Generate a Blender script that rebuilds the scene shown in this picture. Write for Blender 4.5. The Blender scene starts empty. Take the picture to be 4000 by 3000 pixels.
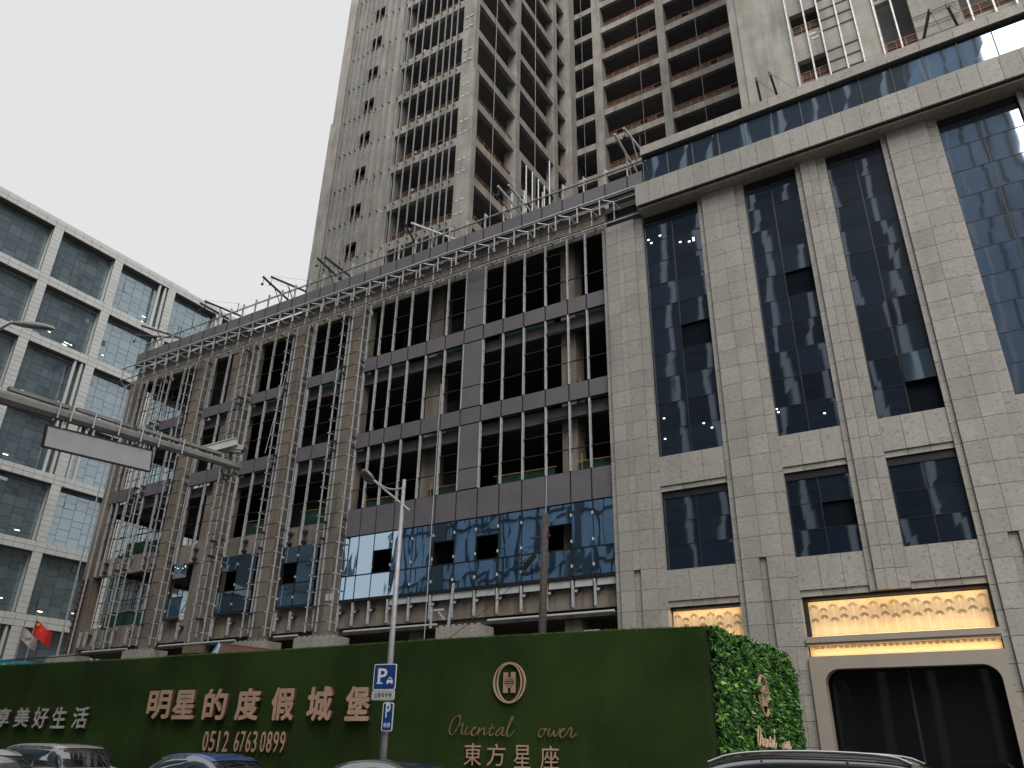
import bpy, math, random
from math import radians, sin, cos, pi
from mathutils import Vector, Matrix
random.seed(7)
sc = bpy.context.scene
COL = sc.collection
# ---------------------------------------------------------------- camera
YAW, PIT, ROL, FPX, CH = radians(31.641), radians(25.507), radians(1.0337), 3025.0, 1.6
fwd = Vector((-sin(YAW)*cos(PIT), cos(YAW)*cos(PIT), sin(PIT)))
rgt = Vector((cos(YAW), sin(YAW), 0)); up_ = rgt.cross(fwd)
R_ = rgt*cos(ROL)+up_*sin(ROL); U_ = -rgt*sin(ROL)+up_*cos(ROL)
cam = bpy.data.cameras.new('camera'); camo = bpy.data.objects.new('camera', cam); COL.objects.link(camo)
cam.sensor_width = 36; cam.lens = FPX/4000*36; cam.clip_end = 3000; cam.clip_start = 0.05
m = Matrix((R_, U_, -fwd)).transposed().to_4x4(); m.translation = (0, 0, CH)
camo.matrix_world = m; sc.camera = camo
CAM = Vector((0, 0, CH))
def ray(x, y): return fwd+R_*((x-2000)/FPX)-U_*((y-1500)/FPX)
def at(x, y, Y):            # point of the plane at depth Y seen at photo pixel x, y (used to read off real positions)
    d = ray(x, y); return CAM+d*(Y/d.y)
def atx(x, y, X):
    d = ray(x, y); return CAM+d*(X/d.x)
# ---------------------------------------------------------------- world, sun, exposure
SUN_EL, SUN_AZ = radians(50), radians(150)       # azimuth of the sun, clockwise from +Y
w = bpy.data.worlds.new('World'); sc.world = w; w.use_nodes = True
nt = w.node_tree; nt.nodes.clear()
sky = nt.nodes.new('ShaderNodeTexSky'); sky.sky_type = 'NISHITA'; sky.sun_disc = False
sky.sun_elevation = SUN_EL; sky.sun_rotation = SUN_AZ; sky.air_density = 1.0; sky.dust_density = 1.5
hs = nt.nodes.new('ShaderNodeHueSaturation'); hs.inputs['Saturation'].default_value = 0.12
mx = nt.nodes.new('ShaderNodeMix'); mx.data_type = 'RGBA'; mx.inputs[0].default_value = 0.92
mx.inputs[7].default_value = (7.5, 7.5, 7.6, 1)
bg = nt.nodes.new('ShaderNodeBackground'); bg.inputs[1].default_value = 0.080
ou = nt.nodes.new('ShaderNodeOutputWorld')
nt.links.new(sky.outputs[0], hs.inputs['Color']); nt.links.new(hs.outputs[0], mx.inputs[6])
nt.links.new(mx.outputs[2], bg.inputs[0]); nt.links.new(bg.outputs[0], ou.inputs[0])
sl = bpy.data.lights.new('sun', 'SUN'); sl.energy = 2.45; sl.angle = radians(45); sl.color = (1.0, 0.965, 0.92)
so = bpy.data.objects.new('sun', sl); COL.objects.link(so)
sd = Vector((sin(SUN_AZ)*cos(SUN_EL), cos(SUN_AZ)*cos(SUN_EL), sin(SUN_EL)))
so.rotation_euler = sd.to_track_quat('Z', 'Y').to_euler(); so.location = (0, -20, 60)
sc.view_settings.view_transform = 'Standard'; sc.view_settings.look = 'None'
sc.view_settings.exposure = 0.45; sc.view_settings.gamma = 1.0
try: sc.view_settings.use_curve_mapping = False
except Exception: pass
sc.cycles.max_bounces = 6; sc.cycles.diffuse_bounces = 3; sc.cycles.glossy_bounces = 3
sc.cycles.transmission_bounces = 4; sc.cycles.caustics_reflective = False; sc.cycles.caustics_refractive = False
sc.cycles.use_denoising = True; sc.cycles.sample_clamp_indirect = 4
# ---------------------------------------------------------------- materials
class NT:
    def __init__(s, name):
        s.m = bpy.data.materials.new(name); s.m.use_nodes = True; s.t = s.m.node_tree
        s.b = s.t.nodes['Principled BSDF']; s.co = None
    def n(s, k, **kw):
        o = s.t.nodes.new(k)
        for a, v in kw.items(): setattr(o, a, v)
        return o
    def l(s, a, b): s.t.links.new(a, b)
    def coord(s, scale=(1, 1, 1)):
        if s.co is None: s.co = s.n('ShaderNodeTexCoord').outputs['Object']
        mp = s.n('ShaderNodeMapping'); mp.inputs['Scale'].default_value = scale; s.l(s.co, mp.inputs[0]); return mp.outputs[0]
    def noise(s, sc_, scale=(1, 1, 1), det=4, lo=0.3, hi=0.7):
        o = s.n('ShaderNodeTexNoise'); o.inputs['Scale'].default_value = sc_; o.inputs['Detail'].default_value = det
        s.l(s.coord(scale), o.inputs['Vector'])
        r = s.n('ShaderNodeMapRange'); r.inputs[1].default_value = lo; r.inputs[2].default_value = hi
        s.l(o.outputs[0], r.inputs[0]); return r.outputs[0]
    def mix(s, f, a, b, mode='MIX'):
        o = s.n('ShaderNodeMix', data_type='RGBA', blend_type=mode)
        for sock, v in ((o.inputs[0], f), (o.inputs[6], a), (o.inputs[7], b)):
            if isinstance(v, (int, float)): sock.default_value = v
            elif isinstance(v, (tuple, list)): sock.default_value = (*v[:3], 1)
            else: s.l(v, sock)
        return o.outputs[2]
    def math(s, op, a, b=None):
        o = s.n('ShaderNodeMath', operation=op)
        for i, v in enumerate((a, b)):
            if v is None: continue
            if isinstance(v, (int, float)): o.inputs[i].default_value = v
            else: s.l(v, o.inputs[i])
        return o.outputs[0]
    def bump(s, h, st=0.3, d=0.02):
        o = s.n('ShaderNodeBump'); o.inputs['Strength'].default_value = st; o.inputs['Distance'].default_value = d
        s.l(h, o.inputs['Height']); s.l(o.outputs[0], s.b.inputs['Normal']); return o
    def island(s): return s.n('ShaderNodeNewGeometry').outputs['Random Per Island']
def simple(name, c, r=0.6, metal=0.0, var=0.12, ns=3.0, bump=0.0, isl=0.0, spec=None):
    q = NT(name); f = q.noise(ns); c1 = tuple(v*(1-var) for v in c); c2 = tuple(min(1, v*(1+var)) for v in c)
    o = q.mix(f, c1, c2)
    if isl: o = q.mix(q.island(), o, tuple(v*(1-isl) for v in (1, 1, 1)), 'MULTIPLY'); 
    q.l(o, q.b.inputs['Base Color']); q.b.inputs['Roughness'].default_value = r; q.b.inputs['Metallic'].default_value = metal
    if spec is not None: q.b.inputs['Specular IOR Level'].default_value = spec
    if bump: q.bump(q.noise(ns*8), bump, 0.01)
    return q.m
def stone(name, c):
    q = NT(name)
    a = q.mix(q.noise(0.5, det=3), tuple(v*0.93 for v in c), tuple(v*1.06 for v in c))
    a = q.mix(q.math('MULTIPLY', q.noise(3.2, (1, 1, 1.8), 7, 0.5, 0.70), 0.55), a, (c[0]*1.28, c[1]*1.22, c[2]*1.1))
    pit = q.noise(6, (1, 1, 1.6), 6, 0.56, 0.68)
    a = q.mix(q.math('MULTIPLY', pit, 0.42), a, (0.07, 0.062, 0.055))
    a = q.mix(q.math('MULTIPLY', q.noise(1.1, (1, 1, 0.10), 5, 0.50, 0.74), 0.28), a, tuple(v*0.5 for v in c))
    g = q.island(); v = q.n('ShaderNodeMapRange'); v.inputs[3].default_value = 0.88; v.inputs[4].default_value = 1.08
    q.l(g, v.inputs[0]); h = q.n('ShaderNodeHueSaturation'); q.l(v.outputs[0], h.inputs['Value']); q.l(a, h.inputs['Color'])
    q.l(h.outputs[0], q.b.inputs['Base Color']); q.b.inputs['Roughness'].default_value = 0.75
    q.bump(q.noise(14, det=6), 0.35, 0.015); return q.m
def concrete(name, c, streak=0.5, warm=(0.36, 0.27, 0.18)):
    q = NT(name)
    a = q.mix(q.noise(0.6, det=5), tuple(v*0.75 for v in c), tuple(v*1.15 for v in c))
    a = q.mix(q.math('MULTIPLY', q.noise(2.2, (1, 1, 0.12), 5, 0.46, 0.72), streak), a, tuple(v*0.45 for v in c))
    a = q.mix(q.math('MULTIPLY', q.noise(1.3, (1, 1, 0.25), 4, 0.52, 0.75), streak*0.7), a, warm)
    a = q.mix(q.math('MULTIPLY', q.noise(9, det=6, lo=0.55, hi=0.8), 0.3), a, (0.5, 0.48, 0.44))
    # faint pour joints every 1.38 m
    sp = q.n('ShaderNodeSeparateXYZ'); q.l(q.coord(), sp.inputs[0])
    j = q.math('LESS_THAN', q.math('MODULO', q.math('ADD', sp.outputs[2], 100), 1.38), 0.035)
    a = q.mix(q.math('MULTIPLY', j, 0.45), a, tuple(v*0.4 for v in c))
    q.l(a, q.b.inputs['Base Color']); q.b.inputs['Roughness'].default_value = 0.88
    q.bump(q.noise(6, det=6), 0.3, 0.02); return q.m
def glass(name, body, refl, k, wav=0.02, ws=1.2, rough=0.03, isl=0.5, stretch=(1, 1, 0.35)):
    q = NT(name); t = q.t
    out = [x for x in t.nodes if x.type == 'OUTPUT_MATERIAL'][0]
    g = q.n('ShaderNodeBsdfGlossy'); g.inputs['Color'].default_value = (*refl, 1); g.inputs['Roughness'].default_value = rough
    v = q.n('ShaderNodeMapRange'); v.inputs[3].default_value = 1-isl; v.inputs[4].default_value = 1+isl*0.3
    q.l(q.island(), v.inputs[0]); c = q.mix(1.0, (0, 0, 0), body)
    h = q.n('ShaderNodeHueSaturation'); q.l(v.outputs[0], h.inputs['Value']); q.l(c, h.inputs['Color'])
    q.l(h.outputs[0], q.b.inputs['Base Color']); q.b.inputs['Roughness'].default_value = 0.35
    q.b.inputs['Specular IOR Level'].default_value = 0.2
    fr = q.n('ShaderNodeFresnel'); fr.inputs[0].default_value = 1.45
    ff = q.math('MINIMUM', q.math('ADD', q.math('MULTIPLY', fr.outputs[0], 0.65), k), 1.0)
    ms = q.n('ShaderNodeMixShader'); q.l(ff, ms.inputs[0]); q.l(q.b.outputs[0], ms.inputs[1]); q.l(g.outputs[0], ms.inputs[2])
    # float-glass ripple, offset per pane
    no = q.n('ShaderNodeTexNoise', noise_dimensions='4D'); no.inputs['Scale'].default_value = ws; no.inputs['Detail'].default_value = 1.0
    q.l(q.coord(stretch), no.inputs['Vector']); q.l(q.math('MULTIPLY', q.island(), 40.0), no.inputs['W'])
    bm = q.n('ShaderNodeBump'); bm.inputs['Strength'].default_value = 1.0; bm.inputs['Distance'].default_value = wav
    q.l(no.outputs[0], bm.inputs['Height']); q.l(bm.outputs[0], g.inputs['Normal'])
    q.l(ms.outputs[0], out.inputs[0]); return q.m
def emit(name, c, s):
    q = NT(name); q.b.inputs['Base Color'].default_value = (*c, 1); q.b.inputs['Emission Color'].default_value = (*c, 1)
    q.b.inputs['Emission Strength'].default_value = s; return q.m
M = {}
M['stone'] = stone('granite', (0.345, 0.33, 0.303))
M['stone2'] = stone('coping_granite', (0.37, 0.35, 0.312))
M['joint'] = simple('joint', (0.07, 0.063, 0.055), 0.9)
M['conc'] = concrete('raw_concrete', (0.335, 0.32, 0.29), 0.65)
M['conc_b'] = concrete('brown_concrete', (0.275, 0.235, 0.19), 0.9, (0.27, 0.19, 0.12))
M['conc_p'] = concrete('pale_concrete', (0.365, 0.355, 0.315), 0.65)
M['conc_d'] = simple('shaded_concrete', (0.10, 0.095, 0.092), 0.9)  # concrete tone lowered to carry the shade of the open floors
M['conc_k'] = simple('inside_shade', (0.028, 0.027, 0.028), 0.95)  # near black, interior darkness put into the wall colour
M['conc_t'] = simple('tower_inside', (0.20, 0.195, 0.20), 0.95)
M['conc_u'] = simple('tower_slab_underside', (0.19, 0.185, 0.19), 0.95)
M['void'] = simple('room_shade', (0.010, 0.013, 0.018), 1.0, spec=0.0)  # darkness of the room behind open panes, put into the colour
M['steel'] = simple('galvanised_steel', (0.56, 0.57, 0.58), 0.45, 0.2, 0.25, 6)
M['tube'] = simple('tube_steel', (0.30, 0.305, 0.31), 0.55, 0.15, 0.25, 6)
M['steel_d'] = simple('dark_steel', (0.055, 0.055, 0.058), 0.5, 0.3, 0.3, 6)
M['black'] = simple('black_frame', (0.012, 0.012, 0.014), 0.5)
M['panel'] = simple('filmed_aluminium', (0.155, 0.145, 0.16), 0.55, 0.0, 0.10, 0.8, isl=0.12)
M['white_panel'] = simple('white_strip', (0.50, 0.53, 0.52), 0.4, 0, 0.1, 2)
M['wstone'] = simple('white_aluminium', (0.66, 0.68, 0.65), 0.55, 0, 0.06, 0.7, isl=0.07)
M['wshadow'] = simple('soffit_shade', (0.14, 0.125, 0.11), 0.7)  # soffit strip coloured dark to carry the shade under each belt
M['wjoint'] = simple('panel_joint', (0.22, 0.22, 0.22), 0.9)
M['rail'] = simple('orange_rail', (0.40, 0.15, 0.055), 0.7, 0, 0.35, 2)
M['railmesh'] = simple('rust_mesh', (0.055, 0.032, 0.024), 0.8, 0, 0.5, 1.5)
M['net'] = simple('green_net', (0.008, 0.045, 0.031), 0.9, 0, 0.6, 1.2)
M['yellow'] = simple('yellow_tube', (0.50, 0.30, 0.10), 0.6)
M['white'] = simple('white_paint', (0.78, 0.78, 0.76), 0.5, 0, 0.05)
M['tag'] = simple('white_tag', (0.62, 0.62, 0.58), 0.6)
M['gold'] = simple('gold_metal', (0.80, 0.66, 0.44), 0.6, 0.0, 0.04)
M['gold_d'] = simple('gold_groove', (0.17, 0.11, 0.05), 0.7, 0.0, 0.1)
M['cream'] = simple('cream_stone', (0.34, 0.30, 0.255), 0.5, 0, 0.06, 1.0)
M['copper'] = simple('rose_copper', (0.56, 0.37, 0.255), 0.42, 0.1, 0.15, 2)
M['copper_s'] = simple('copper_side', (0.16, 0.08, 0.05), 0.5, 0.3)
M['silver'] = simple('silver_letter', (0.55, 0.55, 0.50), 0.4, 0.2, 0.3, 3)
M['bronze'] = simple('antique_gold', (0.42, 0.27, 0.16), 0.4, 0.5, 0.3, 5)
M['gl_dark'] = glass('navy_glass', (0.010, 0.018, 0.031), (0.55, 0.67, 0.82), 0.34, 0.008, 0.7, isl=0.7)
M['gl_strip'] = glass('band_glass', (0.012, 0.03, 0.055), (0.55, 0.70, 0.84), 0.42, 0.009, 0.7)
M['gl_mirror'] = glass('blue_mirror_glass', (0.02, 0.05, 0.09), (0.58, 0.76, 0.92), 0.62, 0.011, 1.1, rough=0.02, isl=0.3)
M['gl_white'] = glass('office_glass', (0.19, 0.26, 0.29), (0.60, 0.72, 0.78), 0.36, 0.012, 0.8, rough=0.04, isl=0.3)
M['gl_op'] = simple('opposite_glass', (0.018, 0.034, 0.055), 0.3, 0, 0.3, 0.3)
M['gl_ob'] = simple('opposite_blue', (0.36, 0.52, 0.72), 0.3, 0, 0.25, 0.12)
M['gl_ot'] = simple('opposite_teal', (0.045, 0.085, 0.11), 0.3, 0, 0.4, 0.1)
M['gold_m'] = simple('gold_line', (0.50, 0.37, 0.21), 0.6, 0.0, 0.1)
M['op_fin'] = simple('opposite_fin', (0.80, 0.81, 0.82), 0.5, 0, 0.05)
M['wframe'] = simple('office_frame', (0.05, 0.065, 0.07), 0.5)
M['pole_d'] = simple('gantry_grey', (0.22, 0.22, 0.21), 0.5, 0.1, 0.2, 5)
M['board'] = simple('sign_back', (0.42, 0.415, 0.43), 0.55, 0, 0.06)
M['blue'] = simple('sign_blue', (0.012, 0.055, 0.22), 0.35, 0, 0.1)
M['pole'] = simple('grey_pole', (0.42, 0.42, 0.44), 0.45, 0.2, 0.15, 5)
M['lamp'] = simple('lamp_shell', (0.24, 0.23, 0.22), 0.35, 0.3, 0.2, 3)
M['timber'] = simple('weathered_timber', (0.06, 0.048, 0.042), 0.8, 0, 0.4, 8)
M['cable'] = simple('black_cable', (0.012, 0.012, 0.012), 0.5)
M['redflag'] = simple('red_cloth', (0.68, 0.02, 0.02), 0.8, 0, 0.1)
M['yel'] = simple('yellow_star', (0.85, 0.60, 0.05), 0.7)
M['paleflag'] = simple('pale_cloth', (0.45, 0.40, 0.35), 0.85)
M['bluegrey'] = simple('flag_mark', (0.20, 0.20, 0.24), 0.85)
M['cyan'] = simple('cyan_board', (0.05, 0.40, 0.52), 0.5, 0, 0.5, 1.3)
M['redroof'] = simple('rust_roof', (0.12, 0.045, 0.03), 0.7, 0, 0.2, 1)
M['ltblue'] = simple('shed_trim', (0.12, 0.38, 0.62), 0.5)
M['asphalt'] = simple('asphalt', (0.05, 0.05, 0.052), 0.85, 0, 0.25, 5, 0.4)
M['pave'] = simple('paving', (0.20, 0.19, 0.175), 0.85, 0, 0.2, 2, 0.2)
M['soil'] = simple('bare_ground', (0.13, 0.115, 0.095), 0.95, 0, 0.3, 0.5)
M['mark'] = simple('road_paint', (0.7, 0.7, 0.68), 0.6)
M['curtain'] = simple('shop_drape', (0.05, 0.05, 0.052), 0.8)
M['shopglass'] = glass('shop_glass', (0.006, 0.007, 0.008), (0.6, 0.7, 0.7), 0.02, 0.004, 0.6)
M['lit'] = emit('office_lamp', (1.0, 0.92, 0.72), 2.2)
M['lit2'] = emit('shop_lamp', (1.0, 0.97, 0.9), 3.0)
M['led'] = emit('warm_led', (1.0, 0.66, 0.27), 5.0)
def turf():
    q = NT('artificial_turf')
    a = q.mix(q.noise(0.35, det=3, lo=0.35, hi=0.65), (0.022, 0.043, 0.011), (0.037, 0.074, 0.015))
    a = q.mix(q.noise(38, det=2, lo=0.35, hi=0.7), q.mix(1.0, a, (0.55, 0.55, 0.55), 'MULTIPLY'), q.mix(1.0, a, (1.5, 1.5, 1.4), 'MULTIPLY'))
    mr = q.n('ShaderNodeMapRange'); mr.inputs[3].default_value = 0.88; mr.inputs[4].default_value = 1.08; q.l(q.island(), mr.inputs[0])
    hh = q.n('ShaderNodeHueSaturation'); q.l(mr.outputs[0], hh.inputs['Value']); a = q.mix(q.math('MULTIPLY', q.noise(1.2, (1, 1, .15), 4, .5, .8), .3), a, (0.05, 0.07, 0.03)); q.l(a, hh.inputs['Color']); a = hh.outputs[0]
    q.l(a, q.b.inputs['Base Color']); q.b.inputs['Roughness'].default_value = 0.9; q.b.inputs['Specular IOR Level'].default_value = 0.15
    q.bump(q.noise(45, det=3), 0.8, 0.02); return q.m
M['turf'] = turf()
M['turf_edge'] = simple('turf_fringe', (0.085, 0.16, 0.035), 0.9, 0, 0.3, 20)
def leafm():
    q = NT('plastic_leaf'); r = q.n('ShaderNodeValToRGB'); q.l(q.island(), r.inputs[0])
    e = r.color_ramp; e.elements[0].color = (0.015, 0.055, 0.010, 1); e.elements[1].color = (0.27, 0.50, 0.075, 1)
    for p, c in ((0.4, (0.028, 0.10, 0.018, 1)), (0.78, (0.075, 0.235, 0.035, 1))):
        k = e.elements.new(p); k.color = c
    q.l(r.outputs[0], q.b.inputs['Base Color']); q.b.inputs['Roughness'].default_value = 0.45; return q.m
M['leaf'] = leafm()
M['hedge_core'] = simple('hedge_backing', (0.012, 0.03, 0.010), 0.95)
def paint(name, c, metal=0.3):
    q = NT(name); q.b.inputs['Base Color'].default_value = (*c, 1); q.b.inputs['Roughness'].default_value = 0.32
    q.b.inputs['Metallic'].default_value = metal; q.b.inputs['Coat Weight'].default_value = 1.0; q.b.inputs['Coat Roughness'].default_value = 0.04
    q.l(q.mix(q.noise(3, det=4), c, tuple(min(1, v*1.12+0.002) for v in c)), q.b.inputs['Base Color']); return q.m
M['car_glass'] = glass('car_glass', (0.010, 0.013, 0.014), (0.45, 0.48, 0.48), 0.03, 0.002, 1.0)
M['chrome'] = simple('chrome_trim', (0.75, 0.75, 0.76), 0.15, 0.95, 0.02)
M['tyre'] = simple('tyre_rubber', (0.02, 0.02, 0.02), 0.85)
M['tail'] = simple('tail_lens', (0.30, 0.01, 0.01), 0.2)
# ---------------------------------------------------------------- mesh helpers
class MB:
    def __init__(s): s.v = []; s.f = []; s.m = []
    def box(s, x0, x1, y0, y1, z0, z1, m=0):
        if x0 > x1: x0, x1 = x1, x0
        if y0 > y1: y0, y1 = y1, y0
        if z0 > z1: z0, z1 = z1, z0
        b = len(s.v)
        s.v += [(x0, y0, z0), (x1, y0, z0), (x1, y1, z0), (x0, y1, z0), (x0, y0, z1), (x1, y0, z1), (x1, y1, z1), (x0, y1, z1)]
        s.f += [(b, b+3, b+2, b+1), (b+4, b+5, b+6, b+7), (b, b+1, b+5, b+4), (b+1, b+2, b+6, b+5), (b+2, b+3, b+7, b+6), (b+3, b, b+4, b+7)]
        s.m += [m]*6; return s
    def tube(s, p, q, r, n=8, m=0, r2=None, caps=True):
        p = Vector(p); q = Vector(q); d = (q-p).normalized(); r2 = r if r2 is None else r2
        a = d.orthogonal().normalized(); c = d.cross(a); b = len(s.v)
        for i in range(n):
            t = 2*pi*(i+0.5)/n; o = a*cos(t)+c*sin(t)
            s.v += [tuple(p+o*r), tuple(q+o*r2)]
        for i in range(n):
            j = (i+1) % n; s.f.append((b+2*i, b+2*j, b+2*j+1, b+2*i+1)); s.m.append(m)
        if caps:
            s.f.append(tuple(b+2*i for i in reversed(range(n)))); s.f.append(tuple(b+2*i+1 for i in range(n))); s.m += [m, m]
        return s
    def path(s, pts, r, n=6, m=0):
        for a, b in zip(pts, pts[1:]): s.tube(a, b, r, n, m)
        return s
    def bar(s, p, q, w, h, m=0):       # square bar
        p = Vector(p); q = Vector(q); d = (q-p).normalized()
        u = Vector((0, 0, 1)); 
        if abs(d.z) > 0.95: u = Vector((0, 1, 0))
        a = d.cross(u).normalized()*w/2; c = a.normalized().cross(d).normalized()*h/2; b = len(s.v)
        for e in (p, q):
            for i, j in ((-1, -1), (1, -1), (1, 1), (-1, 1)): s.v.append(tuple(e+a*i+c*j))
        s.f += [(b, b+1, b+2, b+3), (b+7, b+6, b+5, b+4)]+[(b+i, b+4+i, b+4+(i+1) % 4, b+(i+1) % 4) for i in range(4)]
        s.m += [m]*6; return s
    def poly(s, pts, m=0):
        b = len(s.v); s.v += [tuple(p) for p in pts]; s.f.append(tuple(range(b, b+len(pts)))); s.m.append(m); return s
    def prism(s, pts, off, m=0):       # pts planar loop, extruded by off
        off = Vector(off); n = len(pts); b = len(s.v)
        s.v += [tuple(p) for p in pts]+[tuple(Vector(p)+off) for p in pts]
        s.f += [tuple(range(b, b+n)), tuple(b+n+i for i in reversed(range(n)))]
        s.f += [(b+i, b+n+i, b+n+(i+1) % n, b+(i+1) % n) for i in range(n)]; s.m += [m]*(n+2); return s
    def build(s, name, mats, parent=None, loc=None, smooth=False):
        me = bpy.data.meshes.new(name); me.from_pydata(s.v, [], s.f)
        if not isinstance(mats, (list, tuple)): mats = [mats]
        for k in mats: me.materials.append(M[k] if isinstance(k, str) else k)
        me.polygons.foreach_set('material_index', s.m)
        if smooth: me.polygons.foreach_set('use_smooth', [True]*len(s.f))
        me.update(); return link(name, me, parent, loc)
def link(name, me, parent=None, loc=None):
    o = bpy.data.objects.new(name, me); COL.objects.link(o)
    if parent is not None: o.parent = parent
    if loc is not None: o.location = loc
    return o
def thing(name, label, cat, loc=(0, 0, 0), rz=0, group=None):
    o = bpy.data.objects.new(name, None); COL.objects.link(o); o.empty_display_size = 0.3
    o.location = loc; o.rotation_euler = (0, 0, rz); return tag(o, label, cat, group)
def tag(o, label, cat, group=None):
    o['label'] = label; o['category'] = cat
    if group: o['group'] = group
    return o
def struct(o, kind='structure'): o['kind'] = kind; return o
def kids(r): return [o for o in bpy.data.objects if o.parent == r]
def dup(root, loc=None, rz=None, label=None):
    r = root.copy(); COL.objects.link(r)
    if loc is not None: r.location = loc
    if rz is not None: r.rotation_euler = (0, 0, rz)
    if label: r['label'] = label
    for ch in kids(root):
        c = ch.copy(); COL.objects.link(c); c.parent = r
        for g in kids(ch):
            d = g.copy(); COL.objects.link(d); d.parent = c
    return r
def box(name, mk, parent, *a): return MB().box(*a).build(name, mk, parent)
# ---------------------------------------------------------------- ground
struct(MB().box(-600, 600, -600, 600, -0.5, 0.0).build('ground', 'soil'))
struct(MB().box(-300, 300, -4.0, 17.6, 0.002, 0.006).build('road', 'asphalt'))
k = MB()
for i in range(-30, 20): k.box(i*6, i*6+3, 6.4, 6.55, 0.008, 0.010)
k.box(-180, 120, 14.4, 14.55, 0.008, 0.010)
struct(k.build('road_markings', 'mark'))
struct(MB().box(-300, 300, 17.6, 21.0, 0.0, 0.14).build('pavement', 'pave'))
struct(MB().box(-300, 300, -12, -4.0, 0.0, 0.14).build('pavement', 'pave'))
# ================================================================ UNFINISHED AND FINISHED PODIUM
POD = thing('podium_building', 'long podium block, left half bare frame and steel studs, right half beige granite', 'building', (-25, 33, 0))
POD.location = (0, 0, 0)
def P(name, mk, *a): return box(name, mk, POD, *a)
G = 33.42
# ---- granite piers
def rows(z0, z1, base=9.18, h=0.9):
    ks = []; z = base-h*30
    while z < z1:
        a, b = max(z, z0), min(z+h, z1)
        if b-a > 0.05: ks.append((a, b))
        z += h
    return ks
J = 0.0085
def pier(x0, x1, slot=None, ztop=28.5, cols=None, z0=0.0):
    b = MB()
    fl, fr = x0+0.27, x1-0.42
    b.box(x0+0.03, x1-0.03, 33.2, 34.0, z0, ztop-0.02, 1)
    sp = list(cols or [(fl+fr)/2])
    for a, c in rows(z0, ztop):
        b.box(x0, fl-J, 33.13, 33.20, a+J, c-J); b.box(x0, x0+0.05, 33.205, 33.9, a+J, c-J)
        b.box(fr+J, x1, 33.13, 33.20, a+J, c-J); b.box(x1-0.05, x1, 33.205, 33.9, a+J, c-J)
        ed = [fl]+sp+[fr]
        if slot and c < 9.25:
            ed = None
            b.box(fl, slot[0]-J, 33.0, 33.125, a+J, c-J); b.box(slot[1]+J, fr, 33.0, 33.125, a+J, c-J)
            b.box(slot[0], slot[1], 33.13, 33.2, a+J, c-J)
        if ed:
            for p_, q_ in zip(ed, ed[1:]): b.box(p_+J*0.7, q_-J*0.7, 33.0, 33.19, a+J, c-J)
    return b.build('granite_pier', ['stone', 'joint'], POD)
pier(-14.62, -12.22, (-13.68, -13.35), 28.45, [-13.68, -13.35])
pier(-9.05, -6.63, (-8.04, -7.74), cols=[-7.9])
pier(-4.0, -2.56, None, cols=[], z0=7.5)
pier(-0.03, 2.37, (0.94, 1.28), cols=[1.1])
pier(5.57, 8.0, (6.6, 6.93), cols=[6.75])
pier(10.6, 12.0, None, cols=[]); pier(14.6, 17.0, None); pier(20.2, 22.6, None)
# ---- spandrels
def spandrel(x0, x1, z0, z1):
    b = MB(); n = 3; w = (x1-x0)/n
    b.box(x0, x1, 33.30, 33.9, z0-0.24, z1, 1)
    for i in range(n):
        b.box(x0+i*w+J, x0+(i+1)*w-J, 33.2, 33.295, z0+J, z1)
        b.box(x0+i*w+J, x0+(i+1)*w-J, 33.27, 33.295, z0-0.25, z0-J)
    return b.build('granite_spandrel', ['stone', 'joint'], POD)
# ---- windows
def window(x0, x1, z0, z1, ncol, nrow, seed, open_=(), dark=()):
    rd = random.Random(seed)
    fr = MB(); w = 0.045; Y0 = 33.36
    fr.box(x0, x0+w, Y0, Y0+0.15, z0, z1); fr.box(x1-w, x1, Y0, Y0+0.15, z0, z1)
    fr.box(x0+w, x1-w, Y0, Y0+0.15, z0, z0+w); fr.box(x0+w, x1-w, Y0, Y0+0.15, z1-0.35, z1)
    zt = z1-0.35
    for i in range(1, ncol): 
        c = x0+(x1-x0)*i/ncol; fr.box(c-0.025, c+0.025, Y0+0.02, Y0+0.15, z0+w, zt)
    zs = [z0+w+(zt-z0-w)*j/nrow for j in range(nrow+1)]
    for z in zs[1:-1]:
        for i in range(ncol):
            a = x0+(x1-x0)*i/ncol; fr.box(a+0.03, a+(x1-x0)/ncol-0.03, Y0+0.04, Y0+0.12, z-0.012, z+0.012)
    f = fr.build('window', 'black', POD)
    g = MB()
    for i in range(ncol):
        a = x0+(x1-x0)*i/ncol+0.026; c = x0+(x1-x0)*(i+1)/ncol-0.026
        for j in range(nrow):
            t = rd.uniform(-0.006, 0.006); zz0, zz1 = zs[j]+0.014, zs[j+1]-0.014
            if (i, j) in dark:
                MB().box(a, c, Y0+.16, Y0+.18, zz0, zz1).build('gap_shade', 'void', f)  # black sheet standing in for the shade inside an open pane
            elif (i, j) in open_:
                MB().prism([(a+.02, Y0-0.10, zz0), (c-.02, Y0-0.10, zz0), (c-.02, Y0+0.03, zz1), (a+.02, Y0+0.03, zz1)], (0, 0.015, 0)).build('open_sash', 'gl_strip', f)
            else:
                g.poly([(a, Y0+0.06+t, zz0), (c, Y0+0.06-t, zz0), (c, Y0+0.06-t*0.5, zz1), (a, Y0+0.06+t*0.7, zz1)])
    g.build('glass_panes', 'gl_dark', f)
    return f
cols_ = [(-12.22, -9.05, 2), (-6.63, -4.0, 2), (-2.56, -0.03, 2), (2.37, 5.57, 2), (8.0, 10.6, 2), (12.0, 14.6, 2), (17.0, 20.2, 2)]
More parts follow.
